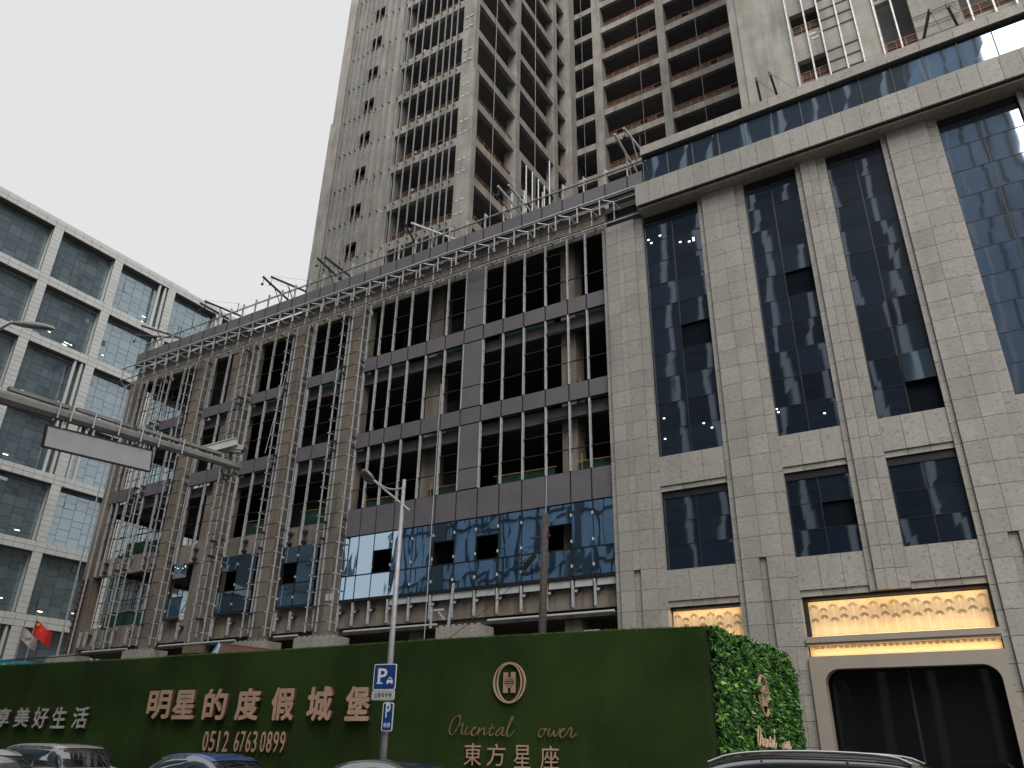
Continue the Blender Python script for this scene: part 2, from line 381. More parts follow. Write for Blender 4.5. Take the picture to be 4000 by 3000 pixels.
for ci, (a, b, nc) in enumerate(cols_):
    window(a, b, 14.42, 28.52, nc, 10, ci, {(1, 1)} if ci == 2 else (), [{(1, 4)}, {(1, 5)}, {(1, 0)}][ci] if ci < 3 else ())
    spandrel(a, b, 12.97, 14.42)
    window(a, b, 9.07, 12.73, nc, 3, ci+20, (), {(1, 1)} if ci == 1 else ())
    spandrel(a, b, 7.73, 9.07)
# lit spots inside two of the windows (ceiling lamps seen through the glass) are part of the windows' rooms
def lamps(pts, Y, name='ceiling_lamp', r=0.05):
    for x, y in pts:
        p = at(x, y, Y); MB().box(p.x-r, p.x+r, Y-0.012, Y, p.z-r*0.5, p.z+r*0.5).build(name, 'lit2', POD)
lamps([(2533, 937), (2578, 920), (2544, 949), (2657, 945), (2708, 929), (2709, 938), (2692, 943)], 33.40, r=0.055)
lamps([(2594, 1634), (2598, 1714), (2781, 1670), (2749, 1653), (3034, 1598), (3041, 1610), (3221, 1614)], 33.40, r=0.045)
# ---- cornice, glass band, coping over the finished half
b = MB()
xs = [-12.18+0.83*i for i in range(0, 45)]
b.box(-12.10, 25, 32.40, 33.3, 28.66, 30.02, 1)
for a, c in zip(xs, xs[1:]):
    b.box(a+J, c-J, 32.30, 32.395, 28.66, 30.08); b.box(a+J, c-J, 32.40, 33.2, 30.03, 30.08)
b.box(-12.18, -12.105, 32.40, 33.3, 28.66, 30.02)
b.build('granite_cornice', ['stone', 'joint'], POD)
b = MB(); 
for a, c in zip(xs[::2], xs[2::2]): b.box(a+J*.5, c-J*.5, 32.50, 33.9, 28.50, 28.60)
b.box(-12.18, 25, 32.62, 33.9, 28.605, 28.655, 1)
b.build('cornice_ledge', ['stone2', 'joint'], POD)
b = MB(); g = MB(); x = -11.93; i = 0
while x < 24:
    b.box(x-0.02, x+0.02, 33.12, 33.24, 30.09, 32.6)
    g.poly([(x+.02, 33.18, 30.09), (x+1.43, 33.19+random.uniform(-.006, .006), 30.09), (x+1.43, 33.18, 32.6), (x+.02, 33.18, 32.6)])
    x += 1.45
b.box(-11.95, 24, 33.20, 33.3, 30.02, 32.6)
f = b.build('glass_band', 'black', POD); g.build('glass_panes', 'gl_strip', f)
b = MB(); x = -11.95
while x < 24: b.box(x+J, x+1.45-J, 32.92, 33.7, 32.6, 33.20); x += 1.45
b.box(-11.9, 24, 32.97, 33.65, 32.55, 32.599, 1)
b.build('parapet_coping', ['stone2', 'joint'], POD)
P('roof_slab', 'conc', -11.9, 25, 33.7, 38.8, 32.2, 32.7)
# body behind the finished half
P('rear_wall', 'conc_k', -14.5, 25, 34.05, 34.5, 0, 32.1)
P('side_wall', 'conc', 24.6, 25, 34.5, 60, 0, 32.1)
# ---- gold reliefs and shop front
def relief(x0, x1, z0, z1, Y):
    b = MB(); b.box(x0, x1, Y, Y+0.06, z0, z1)
    o = b.build('gold_relief', 'gold', POD)
    r = MB(); rv = MB(); H = z1-z0; p = 0.37; n = int((x1-x0)/p)+1; dY = 0.010; w = 0.011
    def strip(pts):
        for (xa, za), (xb, zb) in zip(pts, pts[1:]):
            if min(xa, xb) < x0+0.02 or max(xa, xb) > x1-0.02: continue
            if max(za, zb) > z1-0.01: continue
            if abs(xa-xb) < 1e-5: rv.bar((xa, Y-dY/2, za), (xb, Y-dY/2, zb), dY*.9, .008)
            else: r.bar((xa, Y-dY/2, za), (xb, Y-dY/2, zb), dY, .016)
    zA, zB = z0+H*0.80, z0+H*0.42
    def seg(b, xa, za, xb, zb, w, d):
        if min(xa, xb) > x0+0.02 and max(xa, xb) < x1-0.02 and max(za, zb) < z1-0.01: b.bar((xa, Y-d/2, za), (xb, Y-d/2, zb), d, w)
    for i in range(n+1):
        c = x0+0.19+i*p
        zt = zA-(.10*H if i % 2 else 0); zl = zB+(.08*H if i % 2 else 0)
        for R_r in (.150, .112, .074, .036):
            for sx in (-1, 1): seg(rv, c+sx*R_r, z0+.015, c+sx*R_r, zt, .009, .008)
            for zz in (zt, zl):
                if R_r < .06: continue
                for a in range(8): seg(r, c+R_r*cos(a*pi/8), zz+R_r*sin(a*pi/8), c+R_r*cos((a+1)*pi/8), zz+R_r*sin((a+1)*pi/8), .013, .010)
        seg(rv, c+p/2, z0+.015, c+p/2, z1-.03, .009, .008)
    r.build('relief_arcs', 'gold_d', o); rv.build('relief_ribs', 'gold_m', o); return o
relief(-12.15, -9.12, 5.9, 7.32, 33.52)
relief(-6.45, -0.13, 5.93, 7.30, 33.52)
P('relief_frame', 'black', -12.2, -9.06, 33.45, 33.9, 7.33, 7.47)
P('relief_frame', 'black', -6.6, -0.04, 33.45, 33.9, 7.33, 7.47)
P('relief_frame', 'black', -6.62, -6.47, 33.4, 33.9, 5.93, 7.33)
P('relief_frame', 'black', -0.12, -0.035, 33.4, 33.9, 5.93, 7.33)
P('lower_wall', 'cream', -12.2, -9.06, 33.45, 33.9, 0, 5.88)
def led(x0, x1, Y, z, power, up=True):
    if up: MB().box(x0, x1, Y+.03, Y+0.045, z-.045, z-0.03).build('led_strip', 'led', POD)
    L = bpy.data.lights.new('cove_light', 'AREA'); L.shape = 'RECTANGLE'; L.size = x1-x0; L.size_y = 0.05
    L.energy = power; L.color = (1.0, 0.68, 0.34)
    q = bpy.data.objects.new('cove_light', L); COL.objects.link(q); q.parent = POD
    q.location = ((x0+x1)/2, Y+0.02, z+(0.05 if up else -0.03)); q.rotation_euler = (radians(180-25) if up else radians(25), 0, 0)
led(-6.4, -0.18, 33.12, 5.955, 15)
led(-12.1, -9.15, 33.12, 5.88, 8)
led(-6.4, -0.18, 33.22, 7.38, 14, False)
led(-12.1, -9.15, 33.22, 7.38, 7, False)
# door surround: moulded lintel with cove, rounded opening
DX0, DX1 = -6.62, -0.03
P('lintel_moulding', 'cream', DX0, DX1, 32.98, 33.5, 5.68, 5.90)
P('lintel_moulding', 'cream', DX0+.02, DX1-.02, 33.05, 33.5, 5.58, 5.677)
P('cove_back', 'gold', DX0+.04, DX1-.04, 33.34, 33.5, 5.17, 5.577)
b = MB()
for i in range(28): b.box(DX0+.25+i*0.222, DX0+.37+i*0.222, 33.24, 33.335, 5.47, 5.575)
b.build('dentil_row', 'cream', POD)
led(DX0+.1, DX1-.1, 33.10, 5.19, 16)
b = MB()      # surround plate with rounded opening
ox0, ox1, oz, rr = -6.12, -0.30, 4.70, 0.55
loop = [(DX0, 0), (DX0, 5.165), (DX1, 5.165), (DX1, 0), (ox1, 0)]
loop += [(ox1-rr+rr*cos(t*pi/16), oz-rr+rr*sin(t*pi/16)) for t in range(0, 9)]
loop += [(ox0+rr-rr*sin(t*pi/16), oz-rr+rr*cos(t*pi/16)) for t in range(0, 9)]
loop += [(ox0, 0)]
b.prism([(x, 32.98, z) for x, z in loop], (0, 0.55, 0))
b.build('door_surround', 'cream', POD)
door = P('shop_front', 'shopglass', ox0-.1, ox1+.1, 33.9, 33.93, 0, 5.0)
b = MB()
for i in range(40):
    x = ox0+0.1+i*0.15; b.tube((x, 34.6+0.04*sin(i*1.7), 0), (x, 34.6, 5.0), 0.06, 6)
b.build('drape', 'curtain', POD)
P('door_mullion', 'black', -3.35, -3.25, 33.86, 33.95, 0, 5.0)
P('pier_plinth', 'stone2', -9.12, -6.63, 32.88, 32.99, 0, 1.85)
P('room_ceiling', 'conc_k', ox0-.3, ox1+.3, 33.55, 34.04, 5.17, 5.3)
# ================================================================ unfinished half
LX, RX = -58.0, -14.66
# interior: slabs, back wall, inner columns
Zs = [(28.9, 30.55), (23.0, 23.72), (17.7, 18.4), (12.9, 14.2), (7.8, 9.2)]      # edge beams (bottom, top)
FL = [30.2, 23.72, 18.40, 14.1, 9.1]
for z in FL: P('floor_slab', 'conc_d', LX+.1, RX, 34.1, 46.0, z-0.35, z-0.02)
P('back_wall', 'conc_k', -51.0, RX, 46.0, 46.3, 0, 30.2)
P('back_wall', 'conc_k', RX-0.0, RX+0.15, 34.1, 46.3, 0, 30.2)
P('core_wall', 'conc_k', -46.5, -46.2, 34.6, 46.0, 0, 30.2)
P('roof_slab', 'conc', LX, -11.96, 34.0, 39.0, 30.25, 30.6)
# beams on the facade line
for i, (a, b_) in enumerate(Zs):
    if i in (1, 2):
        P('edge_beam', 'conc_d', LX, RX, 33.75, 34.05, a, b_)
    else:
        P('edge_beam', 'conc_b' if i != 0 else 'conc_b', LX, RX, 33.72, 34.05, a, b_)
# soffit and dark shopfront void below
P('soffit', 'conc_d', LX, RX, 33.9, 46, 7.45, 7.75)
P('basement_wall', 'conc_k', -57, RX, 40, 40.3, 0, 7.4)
# columns with their real widths
COLS = [(-58.1, -57.0, 'conc_b'), (-49.6, -48.3, 'conc_b'), (-39.0, -37.7, 'conc_b'), (-33.7, -32.1, 'conc_b'), (-44.9, -43.4, 'conc_b')]
for a, c, mk in COLS:
    b = MB(); b.box(a, c-0.28, 33.42, 34.3, 7.0, 28.9); b.box(c-0.27, c, 33.60, 34.3, 7.0, 28.9)
    b.build('concrete_column', mk, POD)
P('block_wall', 'conc_b', -45.9, -44.95, 33.78, 34.2, 9.2, 28.9)
P('block_wall', 'conc_b', -43.35, -42.9, 33.78, 34.2, 9.2, 28.9)
# inner columns seen through the studs, and open left flank
for x, y, w_, dpt in [(-27.6, 34.6, 1.0, 0.9), (-17.9, 34.3, 0.9, 1.0), (-57.6, 39.2, 0.9, 0.9), (-51.2, 38.6, 0.8, 0.8), (-57.6, 45.2, 0.9, 0.9)]:
    P('concrete_column', 'conc_b', x, x+w_, y, y+dpt, 0, 30.2)
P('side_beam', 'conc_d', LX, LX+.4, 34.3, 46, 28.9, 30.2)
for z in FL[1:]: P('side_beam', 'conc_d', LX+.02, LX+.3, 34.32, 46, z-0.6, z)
# ---- parapet panels (filmed aluminium) with posts
XP = [-57.9+1.405*i for i in range(33)]
for a in XP:
    c = min(a+1.405, -11.98)
    if c-a < 0.3: continue
    MB().box(a+.035, c-.035, 33.20, 33.26, 30.62, 31.72).build('parapet_panel', 'panel', POD)
P('parapet_backing', 'black', LX+.1, -12.0, 33.27, 33.35, 30.4, 31.66)
for a in XP[1:]:
    b = MB(); b.box(a-.03, a+.03, 33.27, 33.40, 31.7, 32.95); b.box(a-.028, a+.028, 33.18, 33.195, 30.62, 31.72, 1)
    b.bar((a, 33.38, 32.95), (a+.12, 33.42, 32.72), .04, .04)
    b.build('guard_post', ['steel', 'black'], POD)
b = MB(); b.tube((LX+.6, 33.22, 32.50), (-12, 33.22, 32.50), 0.035, 8); b.tube((LX+.6, 33.50, 32.66), (-12, 33.50, 32.66), 0.03, 8, 1)
b.build('guard_rail', ['steel', 'steel_d'], POD)
# ---- cornice frame
CF = MB(); x1 = -12.2
CF.tube((LX-.3, 32.34, 30.02), (x1, 32.34, 30.02), 0.062, 10)
CF.tube((LX-.3, 32.95, 30.02), (x1, 32.95, 30.02), 0.035, 8)
CF.bar((LX-.3, 32.30, 28.82), (x1, 32.30, 28.82), .055, .055, 1)
CF.bar((LX-.3, 32.95, 28.68), (x1, 32.95, 28.68), .07, .055, 0)
CF.bar((LX-.3, 32.62, 28.52), (x1, 32.62, 28.52), .04, .04, 1)
cf = CF.build('cornice_frame', ['steel', 'steel_d'], POD)
for a in XP:
    b = MB()
    b.bar((a, 32.34, 30.0), (a, 32.34, 28.8), .06, .06)
    b.bar((a+.62, 32.93, 30.0), (a+.62, 32.93, 28.7), .055, .055)
    b.bar((a, 32.34, 29.98), (a+.62, 32.92, 29.98), .05, .04)
    b.bar((a+.62, 32.93, 30.0), (a+.62, 33.6, 30.0), .05, .05)
    b.bar((a, 32.34, 28.80), (a, 32.95, 28.45), .045, .045, 0)
    b.bar((a, 32.95, 28.45), (a, 32.95, 28.75), .045, .045, 0)
    b.bar((a+.60, 33.0, 28.9), (a+.60, 33.7, 28.9), .05, .05, 1)
    b.box(a+.55, a+.68, 33.6, 33.715, 29.9, 30.1, 0)
    if a > -13.5: continue
    b.build('frame_bracket', ['steel', 'steel_d'], cf)
# ---- curtain wall studs and panels, right of the last pier frame
MX = [-31.92, -30.83, -29.66, -28.32, -26.86, -25.42, -24.02, -22.63, -21.25, -19.85, -18.43, -17.0, -15.83]
ZO = [(24.76, 28.88), (19.48, 23.74), (14.58, 18.43)]        # openings
SPZ = [(23.76, 24.74), (18.45, 19.46), (12.90, 14.56)]       # spandrel panels
def stud(x, zr, Y=33.36):
    for a, c in zr:
        b = MB(); b.box(x-.038, x+.038, Y, Y+0.16, a, c); b.box(x-.085, x-.039, Y+.02, Y+.2, a, c, 1)
        b.build('stud', ['steel', 'black'], POD)
RG = MX+[-14.66]
for x in MX: stud(x, ZO)
for i in range(len(RG)-1):
    a, c = RG[i], RG[i+1]
    for z0, z1 in SPZ: MB().box(a+.045, c-.045, 33.36, 33.42, z0+.03, z1-.03).build('spandrel_panel', 'panel', POD)
P('panel_backing', 'black', MX[0]-.1, RX, 33.43, 33.5, 12.88, 14.58)
P('panel_backing', 'black', MX[0]-.1, RX, 33.43, 33.5, 18.43, 19.48)
P('panel_backing', 'black', MX[0]-.1, RX, 33.43, 33.5, 23.74, 24.76)
for z0, z1 in ZO:        # solid panel column
    m_ = z0+(z1-z0)*0.31
    for u, v in ((z0, m_), (m_, z1)): MB().box(-23.975, -22.68, 33.36, 33.42, u+.03, v-.03).build('spandrel_panel', 'panel', POD)
    P('panel_backing', 'black', -24.0, -22.65, 33.43, 33.5, z0, z1)
def tr(*a): MB().box(*a).build('transom', 'black', POD)
for z0, z1 in ZO:        # transoms
    for i in range(len(RG)-1):
        a, c = RG[i], RG[i+1]
        if -24.1 < a < -23.9: continue
        h = z1-z0
        tr(a+.04, c-.04, 33.40, 33.47, z0+h*.31-.02, z0+h*.31+.02)
        if i in (2, 5, 7, 9, 10): tr(a+.04, c-.04, 33.40, 33.47, z0+h*.58-.02, z0+h*.58+.02)
        if i == 10: tr(a+.04, c-.04, 33.395, 33.47, z0+h*.80-.03, z0+h*.80+.03)
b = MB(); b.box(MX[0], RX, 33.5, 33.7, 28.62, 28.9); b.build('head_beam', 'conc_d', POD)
# ---- studs and panels in the left bays
LB = [(-37.0, -34.0, [-36.9, -35.67]), (-42.6, -39.2, [-42.5, -40.99]), (-47.7, -44.0, [-47.5, -45.85]), (-52.9, -50.0, [-52.79, -51.15]), (-57.0, -54.0, [-56.6, -55.9, -54.85])]
b = MB()
for x0, x1, ms in LB:
    ed = [x0]+[m_ for m_ in ms if m_-x0 > .3]+[x1]
    for x in ms: stud(x, [(24.62, 28.88), (19.48, 23.74), (12.9, 18.43), (7.9, 8.95)])
    for z0, z1 in [(23.76, 24.6), (18.45, 19.46)]:
        for p_, q_ in zip(ed, ed[1:]):
            MB().box(p_+.045, q_-.045, 33.36, 33.42, z0+.03, z1-.03).build('spandrel_panel', 'panel', POD)
        P('panel_backing', 'black', x0, x1, 33.43, 33.5, z0, z1)
    for z0, z1 in [(24.62, 28.88), (19.48, 23.74), (14.2, 18.43)]:
        for fz in (.33, .62): tr(x0, x1, 33.42, 33.47, z0+(z1-z0)*fz-.02, z0+(z1-z0)*fz+.02)
# ---- mirror glass row
def mglass(x0, x1, op=False):
    f = MB(); f.box(x0, x0+.04, 33.37, 33.5, 9.3, 12.88); f.box(x0+.04, x1, 33.37, 33.5, 10.58, 10.64); f.box(x0+.04, x1, 33.37, 33.5, 9.14, 9.3)
    f.box(x0+.04, x1, 33.37, 33.5, 11.86, 11.9) if op else None
    fo = f.build('curtain_glazing', 'black', POD)
    g = MB(); t = lambda: random.uniform(-.006, .006)
    zz = [(9.31, 10.57), (10.65, 12.86)] if not op else [(9.31, 10.57), (11.91, 12.86)]
    for a, c in zz: g.poly([(x0+.045, 33.39+t(), a), (x1-.01, 33.39+t(), a), (x1-.01, 33.39, c), (x0+.045, 33.39, c)])
    g.build('glass_panes', 'gl_mirror', fo)
    cl = MB()
    for z in (9.7, 10.9, 12.2): cl.box(x0-.03, x0+.035, 33.33, 33.368, z, z+.14)
    cl.build('glazing_clips', 'white', fo)
opn = {2, 5, 7, 10}
for i in range(len(RG)-1): mglass(RG[i], RG[i+1], i in opn)
for x0, x1, o in [(-36.9, -35.67, True), (-35.62, -34.0, False), (-42.5, -40.99, True), (-40.95, -39.3, False), (-47.4, -45.95, True)]: mglass(x0, x1, o)
for i in range(len(RG)-1):
    a, c = RG[i], RG[i+1]
    if i >= 3: MB().box(a+.12, c-.06, 33.44, 33.47, 8.78, 9.13).build('apron_strip', 'white_panel', POD)
    stud(a, [(7.85, 9.1)])
# ---- pier frames (steel ladders that will carry granite)
def ladder(xs_, z0=7.6, z1=28.6, far=0.45):
    b = MB(); a, c = xs_[0], xs_[-1]
    for i, x in enumerate(xs_): b.bar((x, 32.95, z0), (x, 32.95, z1), .066, .066)
    b.bar((c+.02, 33.4, z0), (c+.02, 33.4, z1), .06, .06)
    b.bar((a+.18, 33.3, z0+.3), (a+.18, 33.3, z1), .10, .05, 2)
    z = z0+.5; n = 0
    while z < z1:
        b.bar((a-.10, 32.93, z), (c+.0, 32.93, z), .04, .04, 1)
        b.bar((a-.02, 32.93, z), (a-.02, 33.35, z), .045, .045)
        b.bar((c, 32.93, z), (c+.02, 33.40, z-.05), .045, .045)
        b.bar((c-.22, 32.92, z), (c+.03, 32.92, z), .05, .05)
        b.box(a-.14, a+.0, 32.88, 33.02, z-.03, z+.03)
        z += 0.9; n += 1
    for zz in (9.0, 13.0, 14.0, 18.6, 19.2, 24.0, 24.5, 28.3):      # heavy brackets at slab level
        if zz > z1: continue
        for x in (a+.3, c-.05):
            b.bar((x, 32.97, zz), (x+.08, 33.55, zz), .07, .16, 1); b.box(x-.02, x+.16, 33.5, 33.6, zz-.13, zz+.13, 2)
    return b.build('pier_frame', ['steel', 'steel_d', 'steel'], POD)
ladder([-33.83, -32.99, -31.95]); ladder([-39.12, -38.24, -37.1]); ladder([-43.86, -42.6]); ladder([-49.85, -49.12, -47.75]); ladder([-53.89, -52.75])
b = MB()
for x in (-58.35, -57.0): b.bar((x, 33.1, 7.4), (x, 33.1, 28.9), .08, .08)
b.build('corner_frame', 'steel', POD)
# anchors under the spandrels
b = MB()
for x in [q for q in MX]+[-36.9, -35.67, -40.99, -45.85, -51.15, -55.9]:
    b.box(x-.02, x+.28, 33.5, 33.74, 8.62, 8.76); b.box(x+.08, x+.2, 33.45, 33.5, 8.55, 8.66, 1)
    if x < -33: b.box(x-.02, x+.28, 33.45, 33.74, 13.7, 13.85); b.box(x-.02, x+.26, 33.45, 33.74, 13.1, 13.22)
b.build('anchor_brackets', ['steel_d', 'steel'], POD)
# ---- bottom rail, bases
b = MB()
for a, c in [(-30.9, -24.6), (-21.5, -14.7), (-36.3, -34.4), (-46.8, -39.6), (-55.2, -50.1)]:
    b.tube((a, 33.0, 7.48), (c, 33.0, 7.48), 0.06, 8)
b.bar((LX-16, 32.9, 7.35), (-36.5, 32.9, 7.35), .05, .05, 1)
b.build('bottom_rail', ['white_panel', 'steel_d'], POD)
for a, c in [(-58.8, -55.5), (-49.95, -46.97), (-39.45, -36.56), (-34.27, -31.25), (-24.36, -21.7)]:
    b = MB(); n = 4; w_ = (c-a)/n
    for i in range(n): b.box(a+i*w_+.01, a+(i+1)*w_-.01, 32.62+.05*(i % 2), 33.9, 0, 7.28)
    for i in range(7): b.box(a+.1+i*(c-a)/7, a+.26+i*(c-a)/7, 32.75, 32.9, 7.28, 7.38, 0)
    b.build('column_base', 'stone2', POD)
b = MB(); b.bar((-24.9, 32.9, 7.3), (-24.9, 32.9, 8.35), .09, .09); b.bar((-24.8, 32.95, 8.2), (-24.2, 33.0, 8.2), .09, .09)
b.bar((-24.5, 32.95, 8.1), (-24.1, 33.0, 7.7), .07, .07); b.bar((-23.75, 32.85, 7.2), (-23.55, 32.85, 9.45), .10, .10)
b.build('steel_bracket', 'steel', POD)
# ---- green safety netting and yellow tubes
def net(x0, x1, zf, h=1.0, Y=34.2):
    n = MB(); nx = max(2, int((x1-x0)/.35)); rd = random.Random(int(x0*10+zf))
    top = [zf+h+rd.uniform(-.1, .06) for _ in range(nx+1)]; yy = [Y+rd.uniform(-.05, .05) for _ in range(nx+1)]
    for i in range(nx):
        xa, xb = x0+(x1-x0)*i/nx, x0+(x1-x0)*(i+1)/nx
        n.poly([(xa, yy[i], zf), (xb, yy[i+1], zf), (xb, yy[i+1], top[i+1]), (xa, yy[i], top[i])])
    o = n.build('safety_net', 'net', POD)
    t = MB(); t.tube((x0-.1, Y-.06, zf+h+.02), (x1+.1, Y-.06, zf+h-.03), .022, 6); t.tube((x0+.2, Y-.06, zf+.1), (x0+.2, Y-.06, zf+h+.4), .022, 6)
    t.build('net_tubes', 'yellow', o)
for zf in (24.0, 18.75, 14.3):
    for a, c in [(-31.5, -28.8), (-26.6, -24.1), (-22.0, -18.3), (-16.9, -14.8), (-36.7, -34.2), (-41.9, -39.4), (-54.6, -50.2)]: net(a, c, zf)
for a, c in [(-36.7, -34.2), (-41.9, -39.4), (-55.6, -50.2)]: net(a, c, 9.3)
# brick column with rust bands at the far corner, cable along the front
b = MB()
for i in range(13): b.box(-57.95, -57.1, 33.25, 33.41, 7.6+i*0.42, 7.74+i*0.42)
b.build('rust_bands', 'redroof', POD)
b = MB()
for x in (-32.95, -32.62): b.box(x, x+.22, 33.37, 33.415, 9.35, 9.75)
b.build('white_tags', 'tag', POD)
# loose bundle standing on the roof edge
for xs_, zt in [((1989, 2013, 2036, 2060, 2083), None)]:
    b = MB()
    for px, py in [(2056, 648), (2080, 673), (2103, 702), (2126, 728), (2146, 630), (2048, 745), (2000, 757)]:
        p = at(px, py, 34.2); b.tube((p.x, 34.2, 31.0), (p.x, 34.2, p.z), .05, 8)
    b.build('roof_posts', 'steel', POD)
# ================================================================ suspension arms on the roof
ARM = [((552, 1272), (690, 1316), 'first from the left end, cranked low over the white office'), ((527, 1308), (700, 1320), 'level one at the far left corner'),
       ((800, 1176), (925, 1228), 'black one against the sky, upper of the second pair'), ((782, 1184), (895, 1248), 'black one against the glass office, lower of the second pair'),
       ((1027, 1081), (1124, 1170), 'left one of the pair against open sky'), ((1058, 1081), (1198, 1140), 'right one of the pair against open sky'),
       ((1239, 1008), (1333, 1095), 'left one of the pair at the tower edge'), ((1268, 1003), (1372, 1082), 'rusty tipped one of the pair at the tower edge'),
       ((1582, 874), (1633, 971), 'short rusty one below the tower railings'), ((1606, 871), (1774, 933), 'pale one crossing the tower studs'),
       ((1945, 727), (2024, 820), 'thin grey one left of the tall roof posts'), ((1986, 722), (2075, 828), 'grey one with black chain by the tall roof posts'),
       ((2400, 524), (2488, 674), 'long grey one left of the coping end'), ((2436, 500), (2502, 583), 'long grey one touching the coping end')]
for i, ((ax, ay), (bx, by), lb) in enumerate(ARM):
    A = at(ax, ay, 31.6); B = at(bx, by, 34.4)
    t = thing('suspension_arm', 'steel roof outrigger arm, '+lb, 'outrigger', tuple(B), group='outrigger arms along the podium roof edge')
    d = A-B; D2 = B+(B-A)*0.5
    mk = 'steel_d' if i < 9 else 'steel'
    MB().bar((0, 0, 0), d, .10, .13).bar((0, 0, 0), -d*0.35, .10, .13).build('beam', mk, t)
    MB().tube(d*0.55, d*0.55+Vector((0, 0, 0.0))-Vector((0, -0.9, 1.2)), .035, 6).build('strut', mk, t)
    b = MB(); b.tube(d*0.96, d*0.96-Vector((0, 0, .55)), .02, 6); b.box(d.x-.09, d.x+.09, d.y+.0, d.y+.12, d.z-.68, d.z-.55)
    b.build('hook', 'steel_d', t)
    b = MB(); b.tube(d+Vector((0, 0, .1)), Vector((0, 0, 1.0)), .008, 4); b.tube((0, 0, 1.0), -d*0.35, .008, 4); b.tube((0, 0, 0), (0, 0, 1.05), .03, 6)
    b.build('stay_wire', 'cable', t)
for (ax, ay), (bx, by), lb in [((2952, 303), (2972, 393), 'black leaning one left of its pair'), ((3005, 281), (3034, 368), 'black leaning one right of its pair'), ((3631, 35), (3609, 149), 'black one leaning right by the tall opening'), ((3696, 15), (3740, 99), 'black one leaning left by the tall opening')]:
    A = at(ax, ay, 32.5); B = at(bx, by, 33.9)
    t = thing('suspension_arm', 'steel outrigger arm above the granite coping, '+lb, 'outrigger', tuple(B), group='outrigger arms above the granite half')
    d = A-B; MB().bar(-d*.3, d, .12, .12).build('beam', 'steel_d', t)
    b = MB(); b.tube(d, d-Vector((0, 0, .3)), .06, 6); b.tube(d*.95, (.8, 0, .1), .01, 4); b.build('hook', 'steel_d', t)

MB().box(-57.5, -22, 46.5, 75, 0, 24.5).build('reflection_blocker', 'conc_b', POD)  # unseen block behind the podium, added to keep sky out of office reflections

rd = random.Random(21)      # props and scaffold tubes inside the open end bays
for k, (xa, xb, ya) in enumerate([(-57.2, -50.2, 34.6), (-56.8, -49.9, 36.2), (-47.4, -45.95, 34.4)]):
    b = MB(); x = xa
    while x < xb:
        b.tube((x, ya+rd.uniform(-.1, .1), 9.1), (x, ya, 28.8), .035, 6); x += rd.uniform(.75, 1.3)
    z = 9.8
    while z < 28.5:
        b.tube((xa, ya-.06, z), (xb, ya-.06, z), .03, 6); z += rd.uniform(1.2, 1.9)
    for i in range(7):
        u = rd.uniform(xa, xb-1.2); z = rd.uniform(9, 26); b.tube((u, ya+.06, z), (u+min(1.6, xb-u), ya+.06, z+1.8), .03, 6)
    b.build('inner_scaffold', 'steel_d', POD)
b = MB()
for z in (9.2, 14.2, 18.5, 23.8):
    for i in range(9):
        u = rd.uniform(-57, -49); b.box(u, u+rd.uniform(.2, .9), 34.6, 35.2, z, z+rd.uniform(.3, 1.1))
b.build('stacked_debris', 'steel_d', POD)
# ================================================================ TOWER
TW = thing('tower_building', 'tall unfinished concrete tower with bare floors rising behind the podium', 'building', (0, 0, 0))
def T(name, mk, *a): return box(name, mk, TW, *a)
T1, T2 = 39.3, 58.0
FZ = [42.70+4.14*i for i in range(-3, 12)]        # beam undersides
ZT = 92
# left wing: front
T('corner_column', 'conc', -45.05, -43.75, T1-.35, T1+1.2, 0, 56.1); T('corner_column', 'conc', -44.85, -43.75, T1-.33, T1+1.1, 56.1, ZT)
# wall with window openings
wz = []; zprev = 0
for i, z in enumerate([39.15+4.14*k+0.0 for k in range(0, 12)]): wz.append((z, z+1.65))
wx0, wx1 = -41.5, -40.0
off = 51.6-(39.15+4.14*3)
wz = [(a+off, b+off) for a, b in wz]
b = MB(); b.box(-43.74, wx0, T1, T1+.35, 0, ZT); b.box(wx1, -37.0, T1, T1+.35, 0, ZT)
zp = 0
for a, c in wz: b.box(wx0, wx1, T1, T1+.35, zp, a); zp = c
b.box(wx0, wx1, T1, T1+.35, zp, ZT); b.build('shear_wall', 'conc_p', TW)
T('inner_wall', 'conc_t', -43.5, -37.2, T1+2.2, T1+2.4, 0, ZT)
for a, c in wz[:10]:
    b = MB(); 
    for q in range(4): b.tube((wx0+.15+q*.4, T1+.12, a), (wx0+.15+q*.4, T1+.12, a+.75), .02, 6)
    b.tube((wx0, T1+.12, a+.75), (wx1, T1+.12, a+.75), .02, 6); b.box(wx0, wx1, T1+.16, T1+.17, a, a+.6, 1)
    b.build('window_guard', ['rail', 'railmesh'], TW)
# front bay beams, side beams, slabs
for i, z in enumerate(FZ):
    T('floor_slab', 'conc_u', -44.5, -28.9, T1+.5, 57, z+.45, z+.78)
    T('edge_beam', 'conc_p', -37.0, -30.0, T1, T1+.4, z, z+.82)
    for y0, y1 in [(39.82, 46.25), (46.95, 53.8), (54.6, 58.0)]:
        T('side_beam', 'conc', -29.05, -28.67, y0, y1, z, z+.82)
def column(x0, x1, y0, y1, mk='conc', z1=ZT, z0=0):
    b = MB(); zz = z0; 
    while zz < z1: b.box(x0, x1, y0, y1, zz, min(zz+4.13, z1)); zz += 4.14
    return b.build('column', mk, TW)
column(-30.0, -28.65, T1-.05, T1+.5)
T('column_jacket', 'conc', -29.98, -28.45, T1-.10, T1+.56, 0, 54.6)
column(-29.62, -28.62, 46.25, 46.95)
T('column_jacket', 'conc', -29.72, -28.45, 46.12, 47.08, 0, 51.0)
column(-29.55, -28.60, 53.8, 54.6)
